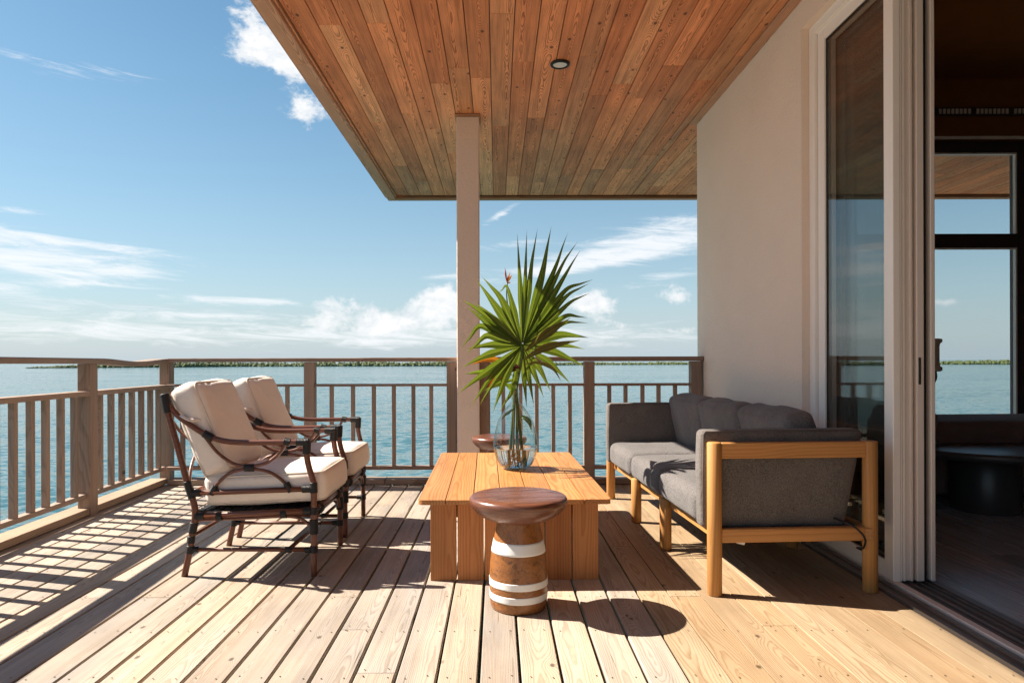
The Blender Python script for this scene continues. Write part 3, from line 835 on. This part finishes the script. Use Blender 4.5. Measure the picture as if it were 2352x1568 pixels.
# ------------------------------------------------------------------ things inside the room
cs_ = thing('chaise', 'dark brown upholstered chaise in the room beyond the open doorway', 'sofa', (4.3, 5.55, 0))
MB().cushion(2.2, .80, .20, .05, .015, .01, 12, .004, 3).build('seat_cushion', M['insofa'], cs_, (0, 0, .525))
MB().cushion(2.15, .78, .34, .03, 0, 0, 8, .002, 4).build('base', M['insofa'], cs_, (0, 0, .245))
MB().cushion(.8, .22, .48, .06, .01, .01, 10, .004, 5).build('backrest', M['insofa'], cs_, (.95, .25, .60))
for sx in (-1, 1):
    for sy in (-1, 1): MB().box(sx * .98 - .03, sx * .98 + .03, sy * .3 - .03, sy * .3 + .03, 0, .08, .004).build('leg', M['black'], cs_)
rt = thing('round_table', 'black round low table on a drum leg inside the open doorway', 'table', (3.57, 5.0, 0))
MB().lathe([(.0001, .415), (.60, .415), (.625, .43), (.63, .45), (.625, .468), (.60, .473), (.0001, .473)], 56).build('tabletop', M['black'], rt)
MB().lathe([(.0001, 0), (.215, 0), (.22, .01), (.22, .405), (.21, .414), (.0001, .414)], 40).build('leg', M['black'], rt)
ac = thing('armchair', 'black lounge chair standing behind the tinted glass of the sliding door', 'armchair', (2.78, 5.15, 0))
MB().cushion(.66, .62, .16, .04, .01, .01, 10, .003, 6).build('seat', M['insofa'], ac, (0, 0, .36))
MB().cushion(.16, .64, .44, .05, .01, .01, 10, .003, 7).build('backrest', M['insofa'], ac, (.25, 0, .52), (0, R(10), 0))
for sy in (-1, 1):
    MB().box(-.33, .33, sy * .33 - .02, sy * .33 + .02, .48, .51, .004).build('armrest', M['black'], ac)
    for sx in (-1, 1): MB().tube([(sx * .30, sy * .33, 0), (sx * .29, sy * .33, .485)], .017, 8).build('leg', M['black'], ac)
lm = thing('floor_lamp', 'beige turned lamp with collars, half hidden by the open door edge', 'lamp', (3.648, 5.72, 0))
MB().lathe([(.0001, 1.0), (.055, 1.0), (.07, 1.01), (.07, 1.035), (.055, 1.045), (.05, 1.07), (.05, 1.21), (.055, 1.235), (.07, 1.245), (.07, 1.27), (.05, 1.275), (.0001, 1.275)], 28).build('lamp_head', M['beige'], lm)
MB().lathe([(.0001, .0), (.13, 0), (.13, .02), (.018, .03), (.015, .9), (.03, .93), (.035, .96), (.03, .999), (.0001, .9995)], 24).build('stem', M['black'], lm)

# ------------------------------------------------------------------ coffee table
ct = thing('coffee_table', 'low slatted teak coffee table in the middle of the deck', 'table', (.072, 4.235, 0), R(0.9))
TW, TL, TZ = .955, 1.735, .414
n = 7; g = .0045; w = (TW - g * (n - 1)) / n
rw = random.Random(2)
for k in range(n):
    x0 = -TW / 2 + k * (w + g)
    if k in (0, n - 1):
        # outer planks have softly rounded corners
        c = .028; s_ = -1 if k == 0 else 1
        xi, xo = (x0 + w, x0) if k == 0 else (x0, x0 + w)
        pl = [(xi, -TL / 2), (xi, TL / 2)] + [(xo - s_ * c + s_ * c * math.sin(R(a)), TL / 2 - c + c * math.cos(R(a))) for a in range(0, 91, 18)] + \
             [(xo - s_ * c + s_ * c * math.cos(R(a)), -TL / 2 + c - c * math.sin(R(a))) for a in range(0, 91, 18)]
        if k == 0: pl = list(reversed(pl))
        pl = list(reversed(pl))
        pl = [(x - (x0 + w / 2), y) for x, y in pl]
        mb = MB().prism(pl, -.024, 0)
    else:
        mb = MB().box(-w / 2, w / 2, -TL / 2, TL / 2, -.024, 0, .0018)
    mb.build('tabletop_plank', M['teak'], ct, (x0 + w / 2, 0, TZ + rw.uniform(-.0006, .0006)))
for s_ in (-1, 1):
    ws = [.1295, .1305, .1470, .1470, .1290, .1290]; x = -.421; tot = sum(ws); gg = (.842 - tot) / 5
    for q in ws:
        MB().box(-q / 2, q / 2, -.014, .014, 0, TZ - .0255, .002).build('end_plank', M['teakz'], ct, (x + q / 2, s_ * (TL / 2 - .07), 0))
        x += q + gg
for y in (-.62, 0, .62):
    MB().box(-.40, .40, y - .03, y + .03, TZ - .05, TZ - .0255, .002).build('batten', M['oakx'], ct)
for x in (-.30, .30):
    MB().box(x - .02, x + .02, -TL / 2 + .09, TL / 2 - .09, TZ - .105, TZ - .051, .002).build('rail', M['teak'], ct)

# ------------------------------------------------------------------ banded stools
def smooth_prof(p, k=6): return [(max(.0001, q.x), q.z) for q in curve([(a, 0, b_) for a, b_ in p], k)]
def body_r(z):
    pts = [(0, .123), (.03, .127), (.08, .130), (.14, .130), (.20, .127), (.25, .121), (.30, .111), (.35, .101), (.392, .094)]
    for (a, ra), (b_, rb_) in zip(pts, pts[1:]):
        if a <= z <= b_:
            return ra + (rb_ - ra) * (z - a) / (b_ - a)
    return pts[-1][1]
st = thing('stool', 'round dark wood stool with three white bands in front of the coffee table', 'stool', (.093, 3.065, 0), .4, 'banded wooden stools')
zs = [i * .392 / 40 for i in range(41)]
MB().lathe([(.0001, 0)] + [(body_r(z) - (.004 if z < .004 else 0), z) for z in zs], 56).build('base', M['stool'], st)
bands = ((.252, .303), (.106, .136), (.047, .077))
for za, zb in bands:
    zz = [za + (zb - za) * i / 6 for i in range(7)]
    MB().lathe([(body_r(za) - .003, za - .0004)] + [(body_r(z) + .0016, z) for z in zz] + [(body_r(zb) - .003, zb + .0004)], 56).build('white_band', M['white'], st)
prof = smooth_prof([(.092, .386), (.125, .392), (.165, .408), (.200, .435), (.217, .462), (.220, .480), (.214, .492), (.206, .4965)], 6) + [(.15, .4968), (.08, .497), (.0001, .497)]
MB().lathe(prof, 72).build('seat', M['stooltop'], st)
st2 = copy_tree(st)
st2.location = (.015, 5.45, 0); st2.rotation_euler = (0, 0, 2.1)
st2['label'] = 'round wooden stool behind the coffee table, by the column, mostly hidden by the vase'

# ------------------------------------------------------------------ rattan armchairs
def make_chair():
    ch = thing('rattan_armchair', 'rattan armchair with cream cushions, the nearer of the pair', 'armchair', (0, 0, 0), 0, 'rattan armchairs with cream cushions')
    W = .58
    def P(x, y, z): return (x - .33, y - W / 2, z)
    def pole(name, pts, r, k=8, n=10):
        return MB().tube(curve([P(*p) for p in pts], k) if len(pts) > 2 else [P(*p) for p in pts], r, n).build(name, M['rattan'], ch)
    def bind(p0, p1, r, coil=.0075):
        a, b_ = Vector(P(*p0)), Vector(P(*p1)); L = (b_ - a).length; nc = max(2, round(L / coil))
        pts, rr_ = [], []
        for i in range(nc * 4 + 1):
            t = i / (nc * 4); pts.append(a.lerp(b_, t)); rr_.append(r * (.93 + .12 * abs(math.sin(math.pi * t * nc))))
        rr_[0] = rr_[-1] = r * .8
        MB().tube(pts, rr_, 10).build('binding', M['binding'], ch)
    rear = [(0, 0), (.030, .143), (.038, .211), (.052, .279), (.054, .347), (.038, .414), (.015, .482), (-.030, .65), (-.078, .82), (-.100, .905), (-.104, .925)]
    front = [(.664, 0), (.664, .22), (.664, .44), (.660, .489), (.638, .563), (.628, .625), (.630, .680)]
    arm = [(.632, .685), (.50, .685), (.32, .684), (.21, .692), (.122, .719), (.034, .773), (-.034, .825), (-.080, .885), (-.098, .915)]
    ud = [(.105, .712), (.169, .632), (.25, .576), (.332, .562), (.42, .580), (.490, .632), (.524, .688)]
    arch = [(.139, .425), (.165, .470), (.237, .530), (.332, .548), (.427, .534), (.496, .492), (.540, .440)]
    for y, s_ in ((0, 1), (W, -1)):
        pole('rear_leg', [(x, y, z) for x, z in rear], [.0175] * 0 or .0165)
        pole('front_leg', [(x, y, z) for x, z in front], .0160)
        pole('arm', [(x, y, z) for x, z in arm], .0145)
        pole('side_arc', [(x, y + s_ * .006, z) for x, z in ud], .0085, n=8)
        pole('side_arch', [(x, y + s_ * .006, z) for x, z in arch], .0085, n=8)
        pole('side_rail', [(.036, y, .425), (.664, y, .447)], .0140)
        pole('seat_rail', [(.054, y, .308), (.664, y, .334)], .0160)
        pole('brace', [(.048, y + s_ * .004, .262), (.075, y + s_ * .004, .285), (.14, y + s_ * .004, .290), (.34, y + s_ * .004, .297), (.52, y + s_ * .004, .305), (.60, y + s_ * .004, .290), (.650, y + s_ * .004, .250)], .0085, n=8)
        pole('stretcher', [(.030, y, .137), (.664, y, .134)], .0105, n=8)
        for p0, p1, r in (((-.100, y, .935), (-.082, y, .838), .025), ((.150, y, .706), (.100, y, .732), .020), ((.512, y, .690), (.545, y, .682), .0195),
                          ((.575, y, .685), (.640, y, .685), .0205), ((.631, y, .698), (.628, y, .625), .0205), ((.308, y + s_ * .004, .555), (.358, y + s_ * .004, .555), .0200),
                          ((.135, y, .418), (.158, y + s_ * .004, .462), .0165), ((.548, y, .432), (.520, y + s_ * .004, .476), .0165),
                          ((.042, y, .400), (.014, y, .487), .0205), ((.040, y, .425), (.085, y, .427), .0190), ((.605, y, .445), (.655, y, .447), .0190), ((.664, y, .425), (.662, y, .480), .0200),
                          ((.055, y, .308), (.105, y, .310), .0205), ((.165, y, .306), (.197, y, .307), .0225), ((.495, y, .318), (.527, y, .319), .0225), ((.612, y, .331), (.650, y, .333), .0205), ((.664, y, .315), (.664, y, .352), .0200),
                          ((.039, y, .222), (.051, y, .276), .0215), ((.033, y, .170), (.036, y, .208), .0200), ((.027, y, .118), (.032, y, .158), .0200), ((.034, y, .137), (.072, y, .137), .0145),
                          ((.664, y, .215), (.664, y, .290), .0225), ((.664, y, .118), (.664, y, .156), .0200), ((.618, y, .134), (.650, y, .134), .0150), ((.515, y, .135), (.552, y, .135), .0150)):
            bind(p0, p1, r)
    # cross members
    pole('top_rail', [(-.104, 0, .918), (-.112, W * .5, .920), (-.104, W, .918)], .0155)
    pole('back_rail', [(.036, 0, .425), (.036, W, .425)], .0135)
    pole('seat_rail', [(.664, 0, .336), (.664, W, .336)], .0155)
    pole('seat_rail', [(.054, 0, .310), (.054, W, .310)], .0155)
    pole('front_arch', [(.664, .018, .235), (.664, .05, .285), (.664, .12, .305), (.664, W / 2, .310), (.664, W - .12, .305), (.664, W - .05, .285), (.664, W - .018, .235)], .0095, n=8)
    pole('back_stretcher', [(.036, 0, .205), (.036, W, .205)], .0100, n=8)
    pole('cross_stretcher', [(.535, 0, .135), (.535, W, .135)], .0100, n=8)
    def bl(z): return .015 + (z - .482) * (-.093 / .338)
    pole('back_arc', [(bl(.80), .016, .80), (bl(.72), .09, .72), (bl(.665), .2, .665), (bl(.65), W / 2, .65), (bl(.665), W - .2, .665), (bl(.72), W - .09, .72), (bl(.80), W - .016, .80)], .0085, n=8)
    pole('back_arch', [(bl(.47), .016, .47), (bl(.55), .09, .55), (bl(.615), .2, .615), (bl(.633), W / 2, .633), (bl(.615), W - .2, .615), (bl(.55), W - .09, .55), (bl(.47), W - .016, .47)], .0085, n=8)
    bind((bl(.641), W / 2 - .025, .641), (bl(.641), W / 2 + .025, .641), .020)
    for yy in (.10, W - .10): bind((.664, yy - .016, .325), (.664, yy + .016, .325), .027)
    for yy in (.03, W - .03): bind((.664, yy - .014, .336), (.664, yy + .014, .336), .020)
    # woven seat
    wv = MB()
    for k in range(30):
        y = .022 + k * (W - .044) / 29; a = .336 if k % 2 else .333
        wv.box(*[v_ for v_ in (.055 - .33, .664 - .33)], y - W / 2 - .007, y - W / 2 + .007, a - .004, a)
    for k in range(30):
        x = .07 + k * .58 / 29
        wv.box(x - .33 - .007, x - .33 + .007, .018 - W / 2, W - .018 - W / 2, .3365 if k % 2 else .3325, .3395 if k % 2 else .3355)
    wv.build('woven_seat', M['weave'], ch)
    # seat cushion
    o = MB().cushion(.625, .525, .155, .032, .030, .014, 22, .005, 2.0).build('seat_cushion', M['cream'], ch, P(.400, W / 2, .443), (0, R(-2.6), 0))
    pp = MB().piping(.629, .529, .0690, .032, .0055).piping(.629, .529, -.0690, .032, .0055); pp.build('piping', M['creampipe'], o)
    # back cushion leans on the frame; its face is the local +z side
    L, T = .50, .145
    o = MB().cushion(L, .515, T, .036, .035, .014, 26, .009, 5.0, None, .012).build('back_cushion', M['cream'], ch, P(.062, W / 2, .742), (0, R(68), 0))
    pp = MB().piping(L + .003, .518, .0635, .036, .0055).piping(L + .003, .518, -.0635, .036, .0055); pp.build('piping', M['creampipe'], o)
    for sy in (-1, 1):
        tp = curve([(-.10, sy * .255, -.055), (-.11, sy * .285, -.045), (-.085, sy * .308, -.02), (-.06, sy * .300, .005), (-.055, sy * .262, .03)], 6)
        MB().tube(tp, .011, 8, flat=.25).build('tie_strap', M['cream'], o)
    return ch
ch1 = make_chair()
ch1.location = (-1.606 + .33, 3.50 + .29, 0)
ch2 = copy_tree(ch1)
ch2.location = (-1.618 + .33, 4.27 + .29, 0)
ch2['label'] = 'rattan armchair with cream cushions standing behind the nearer one, closer to the lake'

# ------------------------------------------------------------------ sofa
sf = thing('sofa', 'three-seat teak sofa with charcoal cushions along the house wall', 'sofa', (1.018, 3.205, 0), R(2.9))
LEGY = [0, .775, 1.445, 2.245]; SD = .752; RL = .034
def leg(x, y, z1, z0=0.0):
    MB().lathe([(.0001, z0), (RL - .004, z0), (RL, z0 + .004), (RL, z1 - .005), (RL - .005, z1), (.0001, z1)], 28).build('leg', M['oak'], sf, (x, y, 0))
for i, y in enumerate(LEGY):
    leg(0, y, .715 if i in (0, 3) else .297); leg(SD, y, .715)
for y in (0, LEGY[3]):
    MB().box(-SD / 2 + RL - .006, SD / 2 - RL + .006, -.018, .018, -.037, .037, .004).build('arm_rail', M['oakx'], sf, (SD / 2, y, .676))
    MB().box(-SD / 2 + RL - .006, SD / 2 - RL + .006, -.018, .018, -.032, .032, .004).build('end_rail', M['oakx'], sf, (SD / 2, y, .278))
LY = LEGY[3]
MB().box(-.016, .016, -LY / 2 + RL, LY / 2 - RL, -.03, .03, .004).build('front_rail', M['oaky'], sf, (.036, LY / 2, .272))
MB().box(-.018, .018, -LY / 2 + RL, LY / 2 - RL, -.032, .032, .004).build('back_rail', M['oaky'], sf, (SD - .004, LY / 2, .278))
MB().box(-.018, .018, -LY / 2 + RL, LY / 2 - RL, -.037, .037, .004).build('back_rail', M['oaky'], sf, (SD - .004, LY / 2, .676))
MB().box(.054, .72, .022, LY - .022, .283, .300).build('seat_base', M['greypipe'], sf)
def pad_taper(P):
    # the pad narrows towards its foot at the back
    if P.x > 0: P.x -= (.5 - P.z / .465) * .095 * min(1, P.x / .25)
    return P
for y, sd in ((.082, 1.0), (LY - .082, 2.0)):
    o = MB().cushion(.795, .092, .465, .026, .0, .006, 16, .0025, sd, pad_taper).build('arm_pad', M['greypad'], sf, (.350, y, .534))
    c2 = MB()
    for yy in (-.040, .040):
        pts = [(-.386, yy, -.20), (-.390, yy, 0), (-.386, yy, .212), (-.376, yy, .226), (0, yy, .229), (.376, yy, .226)]
        c2.tube(pts, .0042, 6)
    c2.build('piping', M['greypipe'], o)
# back pad behind the cushions
MB().cushion(.085, LY - .26, .42, .03, .0, .006, 14, .003, 8.0).build('back_pad', M['greypad'], sf, (.685, LY / 2, .515), (0, R(4), 0))
ys = [.132, .785, 1.452, LY - .132]
for i in range(3):
    w = ys[i + 1] - ys[i]; yc = (ys[i] + ys[i + 1]) / 2
    MB().cushion(.66, w - .004, .160, .045, .012, .014, 18, .005, 11.0 + i * 3).build('seat_cushion', M['grey'], sf, (.290, yc, .381))
    o = MB().cushion(.405, w + .004, .150, .038, .022, .012, 20, .010, 21.0 + i * 5).build('back_cushion', M['grey'], sf, (.535, yc, .638), (0, R(74 + i), R((i - 1) * 1.5)))
mb = MB().box(-.016, .016, -.004, .004, -.028, .028, .002)
o = mb.build('bracket', M['oakx'], sf, (SD - .022, -.030, .278), (0, 0, R(-12)))
for zz in (-.012, .012):
    MB().lathe([(.0001, .003), (.003, .003), (.0035, 0)], 10).build('screw', M['steel'], o, (.003, -.004, zz), (R(90), 0, 0))
MB().box(-.02, .02, -.0006, .0006, -.045, 0).build('care_tag', M['white'], sf, (.158, .05, .262), (R(10), R(14), 0))
cb = MB().tube(curve([(1.60, 3.30, .345), (1.633, 3.225, .336), (1.68, 3.19, .31), (1.713, 3.182, .265), (1.721, 3.215, .215), (1.733, 3.292, .195), (1.772, 3.302, .17), (1.800, 3.33, .10), (1.812, 3.40, .006)], 8), .005, 8)
cb = cb.build('cable', M['gasket'])
tag(cb, 'black cable drooping over the near rear corner of the sofa frame', 'cable')

# ------------------------------------------------------------------ vase with palm frond and stems
VX, VY = .115, 4.335
vs = thing('vase', 'clear pale green glass bottle vase half filled with water on the coffee table', 'vase', (VX, VY, TZ + .0005))
outer = smooth_prof([(.0001, .0), (.045, .0), (.078, .006), (.105, .030), (.128, .075), (.140, .130), (.141, .165), (.134, .220), (.115, .290), (.088, .345), (.058, .388), (.036, .412), (.027, .432), (.0255, .450), (.031, .455), (.031, .461), (.0255, .466), (.0265, .480), (.0300, .492), (.0305, .496)], 5)
inner = [(max(.0001, r - .0035), z + (.006 if r < .1 and z < .05 else 0)) for r, z in reversed(outer)]
MB().lathe(outer + inner, 64).build('glass', M['vaseglass'], vs)
wl = .135
wp = [(max(.0001, r - .0040), z + (.0066 if r < .1 and z < .05 else 0)) for r, z in outer if z < wl]
rw_ = wp[-1][0]
MB().lathe(wp + [(rw_ + .0005, wl), (rw_ * .97, wl - .001), (.0001, wl - .001)], 64).build('water', M['vasewater'], vs)

def V7(x, y): return ((x - 665) * .000812, (1040 - y) * .000812)
CF = Vector((.157, VY - .03, 1.197))
fr = thing('palm_frond', 'large green fan palm frond standing upright in the glass vase', 'palm frond', (VX + .004, VY, TZ + .02))
base_l = Vector(fr.location)
def strip(name, pts, wmax, mat, parent, org, fold=.30, nrm=Vector((0, -1, .15)), peak=.5, base=.12, n=16):
    """a pleated blade: midrib and two flanks folded back"""
    pts = curve(pts, 6); m = len(pts); v = []; f = []
    L = [0.0]
    for a, b_ in zip(pts, pts[1:]): L.append(L[-1] + (b_ - a).length)
    for i, p_ in enumerate(pts):
        t = L[i] / L[-1]
        tg = (pts[min(i + 1, m - 1)] - pts[max(0, i - 1)]).normalized()
        side = tg.cross(nrm).normalized(); up_ = side.cross(tg).normalized()
        w = wmax * ((base + (1 - base) * (t / peak) ** .75) if t < peak else max(0.012, (1 - (t - peak) / (1 - peak)) ** 1.08))
        th = .0006
        rw = min(w * .5, .0011)
        v += [p_ - side * w + up_ * w * fold, p_ - side * rw, p_ + side * rw, p_ + side * w + up_ * w * fold]
    for i in range(m - 1):
        for k in range(3): f.append((i * 4 + k, i * 4 + k + 1, (i + 1) * 4 + k + 1, (i + 1) * 4 + k))
    v = [Vector(q) - org for q in v]
    o = MB().add(v, f, False).build(name, mat, parent)
    if mat in (M['palm'], M['palmdry']):
        o.data.materials.append(M['rib'])
        for i, p_ in enumerate(o.data.polygons): p_.material_index = 1 if i % 3 == 1 else 0
    return o
rp = random.Random(14)
blades = [  # tip, optional bend point, half width
    ((630, 170), None, 24), ((705, 140), None, 22), ((788, 132), (735, 430), 24), ((895, 120), (820, 480), 34), ((1022, 170), (930, 420), 28), ((1100, 235), (975, 420), 24), ((1120, 305), (985, 520), 28),
    ((1218, 533), (1000, 615), 26), ((1195, 560), (1010, 660), 24), ((1190, 640), (1030, 715), 24), ((1175, 830), (1000, 815), 24), ((1180, 870), (1000, 868), 20), ((1188, 985), (960, 960), 30), ((1155, 1073), (930, 1035), 24),
    ((1153, 1210), (920, 1095), 28), ((1045, 1345), (870, 1170), 26), ((890, 1410), (800, 1230), 26), ((835, 1455), (755, 1260), 24), ((755, 1510), (712, 1290), 24), ((700, 1530), (678, 1310), 24),
    ((490, 1560), (580, 1400), 26), ((437, 1560), (540, 1270), 30), ((330, 1510), (470, 1290), 24), ((260, 1525), (440, 1260), 24), ((160, 1420), (400, 1235), 30), ((195, 1215), (400, 1110), 28),
    ((230, 1110), (390, 965), 28), ((230, 1072), (430, 1035), 28), ((190, 1065), (340, 890), 26), ((235, 740), (430, 905), 30), ((198, 685), (390, 815), 34), ((290, 705), (440, 830), 28),
    ((305, 525), (460, 745), 32), ((352, 505), (500, 680), 32), ((475, 640), (550, 590), 28)]
for i, (tp, bd, hw) in enumerate(blades):
    tx, tz = V7(*tp)
    def pos(a, c, extra=0.0):
        # the fan stands turned: its left half comes towards the camera, its top leans forward
        dy = .55 * a - .10 * c + extra
        k = (CF.y + dy) / CF.y
        return Vector((CF.x * 1 + (CF.x + a) * (k - 1) + a, CF.y + dy, H + (CF.z + c - H) * k))
    low = max(0, -tz / .4)
    T = pos(tx, tz, rp.uniform(-.04, .04) - .08 * low * rp.uniform(.2, 1.0))
    if bd:
        bx_, bz_ = V7(*bd); mid = pos(bx_, bz_, rp.uniform(-.015, .015))
    else: mid = pos(tx * .5, tz * .5, rp.uniform(-.012, .012))
    start = pos(tx * .02, tz * .02)
    q1 = start.lerp(mid, .5)
    strip('leaflet', [start, q1, mid, mid.lerp(T, .55) + Vector((0, 0, .004)), T], hw * .000812 * 1.14, M['palm'], fr, base_l, fold=rp.uniform(.25, .5), peak=.46 if bd else .40, nrm=Vector((.55, -1, -.08)))
MB().lathe([(.0001, .006), (.008, .004), (.011, 0)], 12).build('hastula', M['lime'], fr, pos(0, 0, -.008) - base_l, (R(90), 0, 0))
# two folded young blades in front, facing right
strip('leaflet', [CF + Vector((.02, -.03, -.04)), CF + Vector((.10, -.05, .03)), CF + Vector((.20, -.06, .10)), CF + Vector((.30, -.06, .168))], .030, M['palmdry'], fr, base_l, fold=.9, peak=.55)
strip('leaflet', [CF + Vector((.012, -.03, -.09)), CF + Vector((.12, -.06, -.03)), CF + Vector((.24, -.07, .005)), CF + Vector((.36, -.07, .028))], .026, M['palmdry'], fr, base_l, fold=.9, peak=.45)
strip('leaflet', [CF + Vector((.02, -.02, -.12)), CF + Vector((.10, -.05, -.11)), CF + Vector((.19, -.06, -.15)), CF + Vector((.243, -.06, -.232))], .013, M['palmdry'], fr, base_l, fold=.6)
MB().tube([p_ - base_l for p_ in curve([CF + Vector((0, -.012, .0)), CF + Vector((-.005, -.005, -.10)), Vector((VX + .008, VY, .93)), Vector((VX + .015, VY, .80)), Vector((VX + .035, VY, .60)), Vector((VX + .045, VY + .01, .455))], 6)], [.009] * 31, 10).build('stalk', M['stalk'], fr)

# flower stems
f1 = thing('bird_of_paradise_flower', 'small red and orange bird-of-paradise flower poking up left of the palm fan', 'flower', (VX - .005, VY + .02, TZ + .03))
o1 = Vector(f1.location)
FX, FZ = V7(552, 545); FT = Vector((CF.x + FX, VY + .06, CF.z + FZ))
MB().tube([p_ - o1 for p_ in curve([FT, FT + Vector((.0, 0, -.12)), Vector((CF.x - .045, VY + .05, 1.25)), Vector((VX - .004, VY + .01, .96)), Vector((VX - .012, VY + .01, .75)), Vector((VX - .03, VY + .015, .47))], 6)], .0042, 8).build('stem', M['stalk'], f1)
for tp, ww, mm in (((533, 418), 6, 'redbract'), ((540, 440), 5, 'redbract'), ((578, 450), 6, 'orange'), ((592, 476), 9, 'orange'), ((583, 540), 7, 'orange'), ((560, 480), 6, 'redbract')):
    a, b_ = V7(*tp); T = Vector((CF.x + a, VY + .055, CF.z + b_))
    strip('petal', [FT, FT.lerp(T, .4) + Vector((-.002, 0, -.001)), FT.lerp(T, .75), T], ww * .00085, M[mm], f1, o1, fold=.5)
a, b_ = V7(470, 803); T = Vector((CF.x + a, VY + .06, CF.z + b_))
strip('petal', [T, T + Vector((.025, 0, -.004)), T + Vector((.06, 0, -.01)), T + Vector((.09, 0, -.012))], .008, M['orange'], f1, o1)
f2 = thing('heliconia_stem', 'leafy stem with orange, dark red and lime leaves under the palm fan, leaning left', 'flower stem', (VX - .015, VY, TZ + .03))
o2 = Vector(f2.location)
def lf(pix_pts, w, mm, dep, name='leaf', fold=.35, peak=.45):
    pts = []
    for i, (x, y) in enumerate(pix_pts):
        a, b_ = V7(x, y); pts.append(Vector((CF.x + a, VY + dep, CF.z + b_)))
    strip(name, pts, w * .000812, M[mm], f2, o2, fold=fold, peak=peak)
lf([(560, 1240), (470, 1160), (370, 1155), (265, 1195)], 27, 'orange', -.03)
lf([(590, 1270), (480, 1250), (350, 1250), (212, 1262)], 32, 'lime', -.01)
lf([(620, 1230), (540, 1240), (450, 1300), (385, 1370)], 42, 'darkred', -.045)
lf([(560, 1260), (480, 1290), (430, 1330), (395, 1375)], 24, 'redbract', -.06)
lf([(595, 1310), (520, 1320), (450, 1350), (372, 1394)], 30, 'lime', -.05)
lf([(590, 1420), (575, 1370), (545, 1345), (500, 1330)], 22, 'lime', -.05)
lf([(650, 1215), (600, 1205), (540, 1215), (470, 1260)], 34, 'darkred', -.05)
MB().tube([p_ - o2 for p_ in curve([Vector((CF.x - .05, VY - .02, 1.05)), Vector((VX + .0, VY - .008, .97)), Vector((VX - .008, VY - .005, .88)), Vector((VX - .02, VY - .01, .70)), Vector((VX - .035, VY - .02, .56)), Vector((VX - .03, VY - .02, .45))], 6)], .0065, 8).build('stem', M['stalk'], f2)
f3 = thing('green_cutting', 'thin green cutting with small leaves and pale roots inside the glass vase', 'plant cutting', (VX, VY - .02, TZ + .03))
o3 = Vector(f3.location)
MB().tube([p_ - o3 for p_ in curve([Vector((VX + .012, VY - .012, .95)), Vector((VX + .010, VY - .015, .86)), Vector((VX + .030, VY - .03, .68)), Vector((VX + .045, VY - .035, .50)), Vector((VX + .05, VY - .035, .45))], 6)], .005, 8).build('stem', M['stalk'], f3)
MB().tube([p_ - o3 for p_ in curve([Vector((VX - .004, VY - .02, .92)), Vector((VX - .006, VY - .02, .82)), Vector((VX - .012, VY - .03, .66)), Vector((VX - .015, VY - .03, .50))], 6)], .006, 8).build('stem', M['palmdry'], f3)
strip('leaf', [Vector((VX + .022, VY - .028, .735)), Vector((VX + .05, VY - .05, .745)), Vector((VX + .085, VY - .06, .715)), Vector((VX + .098, VY - .06, .655))], .017, M['stalk'], f3, o3)
strip('leaf', [Vector((VX - .005, VY - .03, .80)), Vector((VX - .03, VY - .05, .785)), Vector((VX - .07, VY - .06, .755)), Vector((VX - .092, VY - .06, .725))], .010, M['stalk'], f3, o3)
for q_, mm, rr_ in (((.006, -.02, .95, .022, -.02, .47), 'stalk', .0055), ((-.012, .0, .95, -.030, .01, .50), 'palmdry', .005), ((.0, .012, .94, .012, .02, .46), 'stalk', .0045)):
    a_ = Vector((VX + q_[0], VY + q_[1], q_[2])); e_ = Vector((VX + q_[3], VY + q_[4], q_[5]))
    MB().tube([p_ - o3 for p_ in curve([a_, a_.lerp(e_, .35) + Vector((.003, 0, 0)), a_.lerp(e_, .7) + Vector((-.004, 0, 0)), e_], 5)], rr_, 8).build('stem', M[mm], f3)
rts = MB()
for k in range(17):
    g = rp.uniform(0, 6.28); l = rp.uniform(.03, .075); s0 = Vector((VX - .015 + rp.uniform(-.015, .015), VY - .03 + rp.uniform(-.01, .01), rp.uniform(.46, .52)))
    e = s0 + Vector((math.cos(g) * l, math.sin(g) * l * .7, -rp.uniform(.02, .05))); e.z = max(e.z, TZ + .02)
    mdl = s0.lerp(e, .5) + Vector((rp.uniform(-.01, .01), rp.uniform(-.01, .01), rp.uniform(-.005, .02)))
    rts.tube([q - o3 for q in curve([s0, mdl, e], 4)], rp.uniform(.0012, .003), 6)
rts.build('roots', M['root'], f3)
print('objects', len(bpy.data.objects))
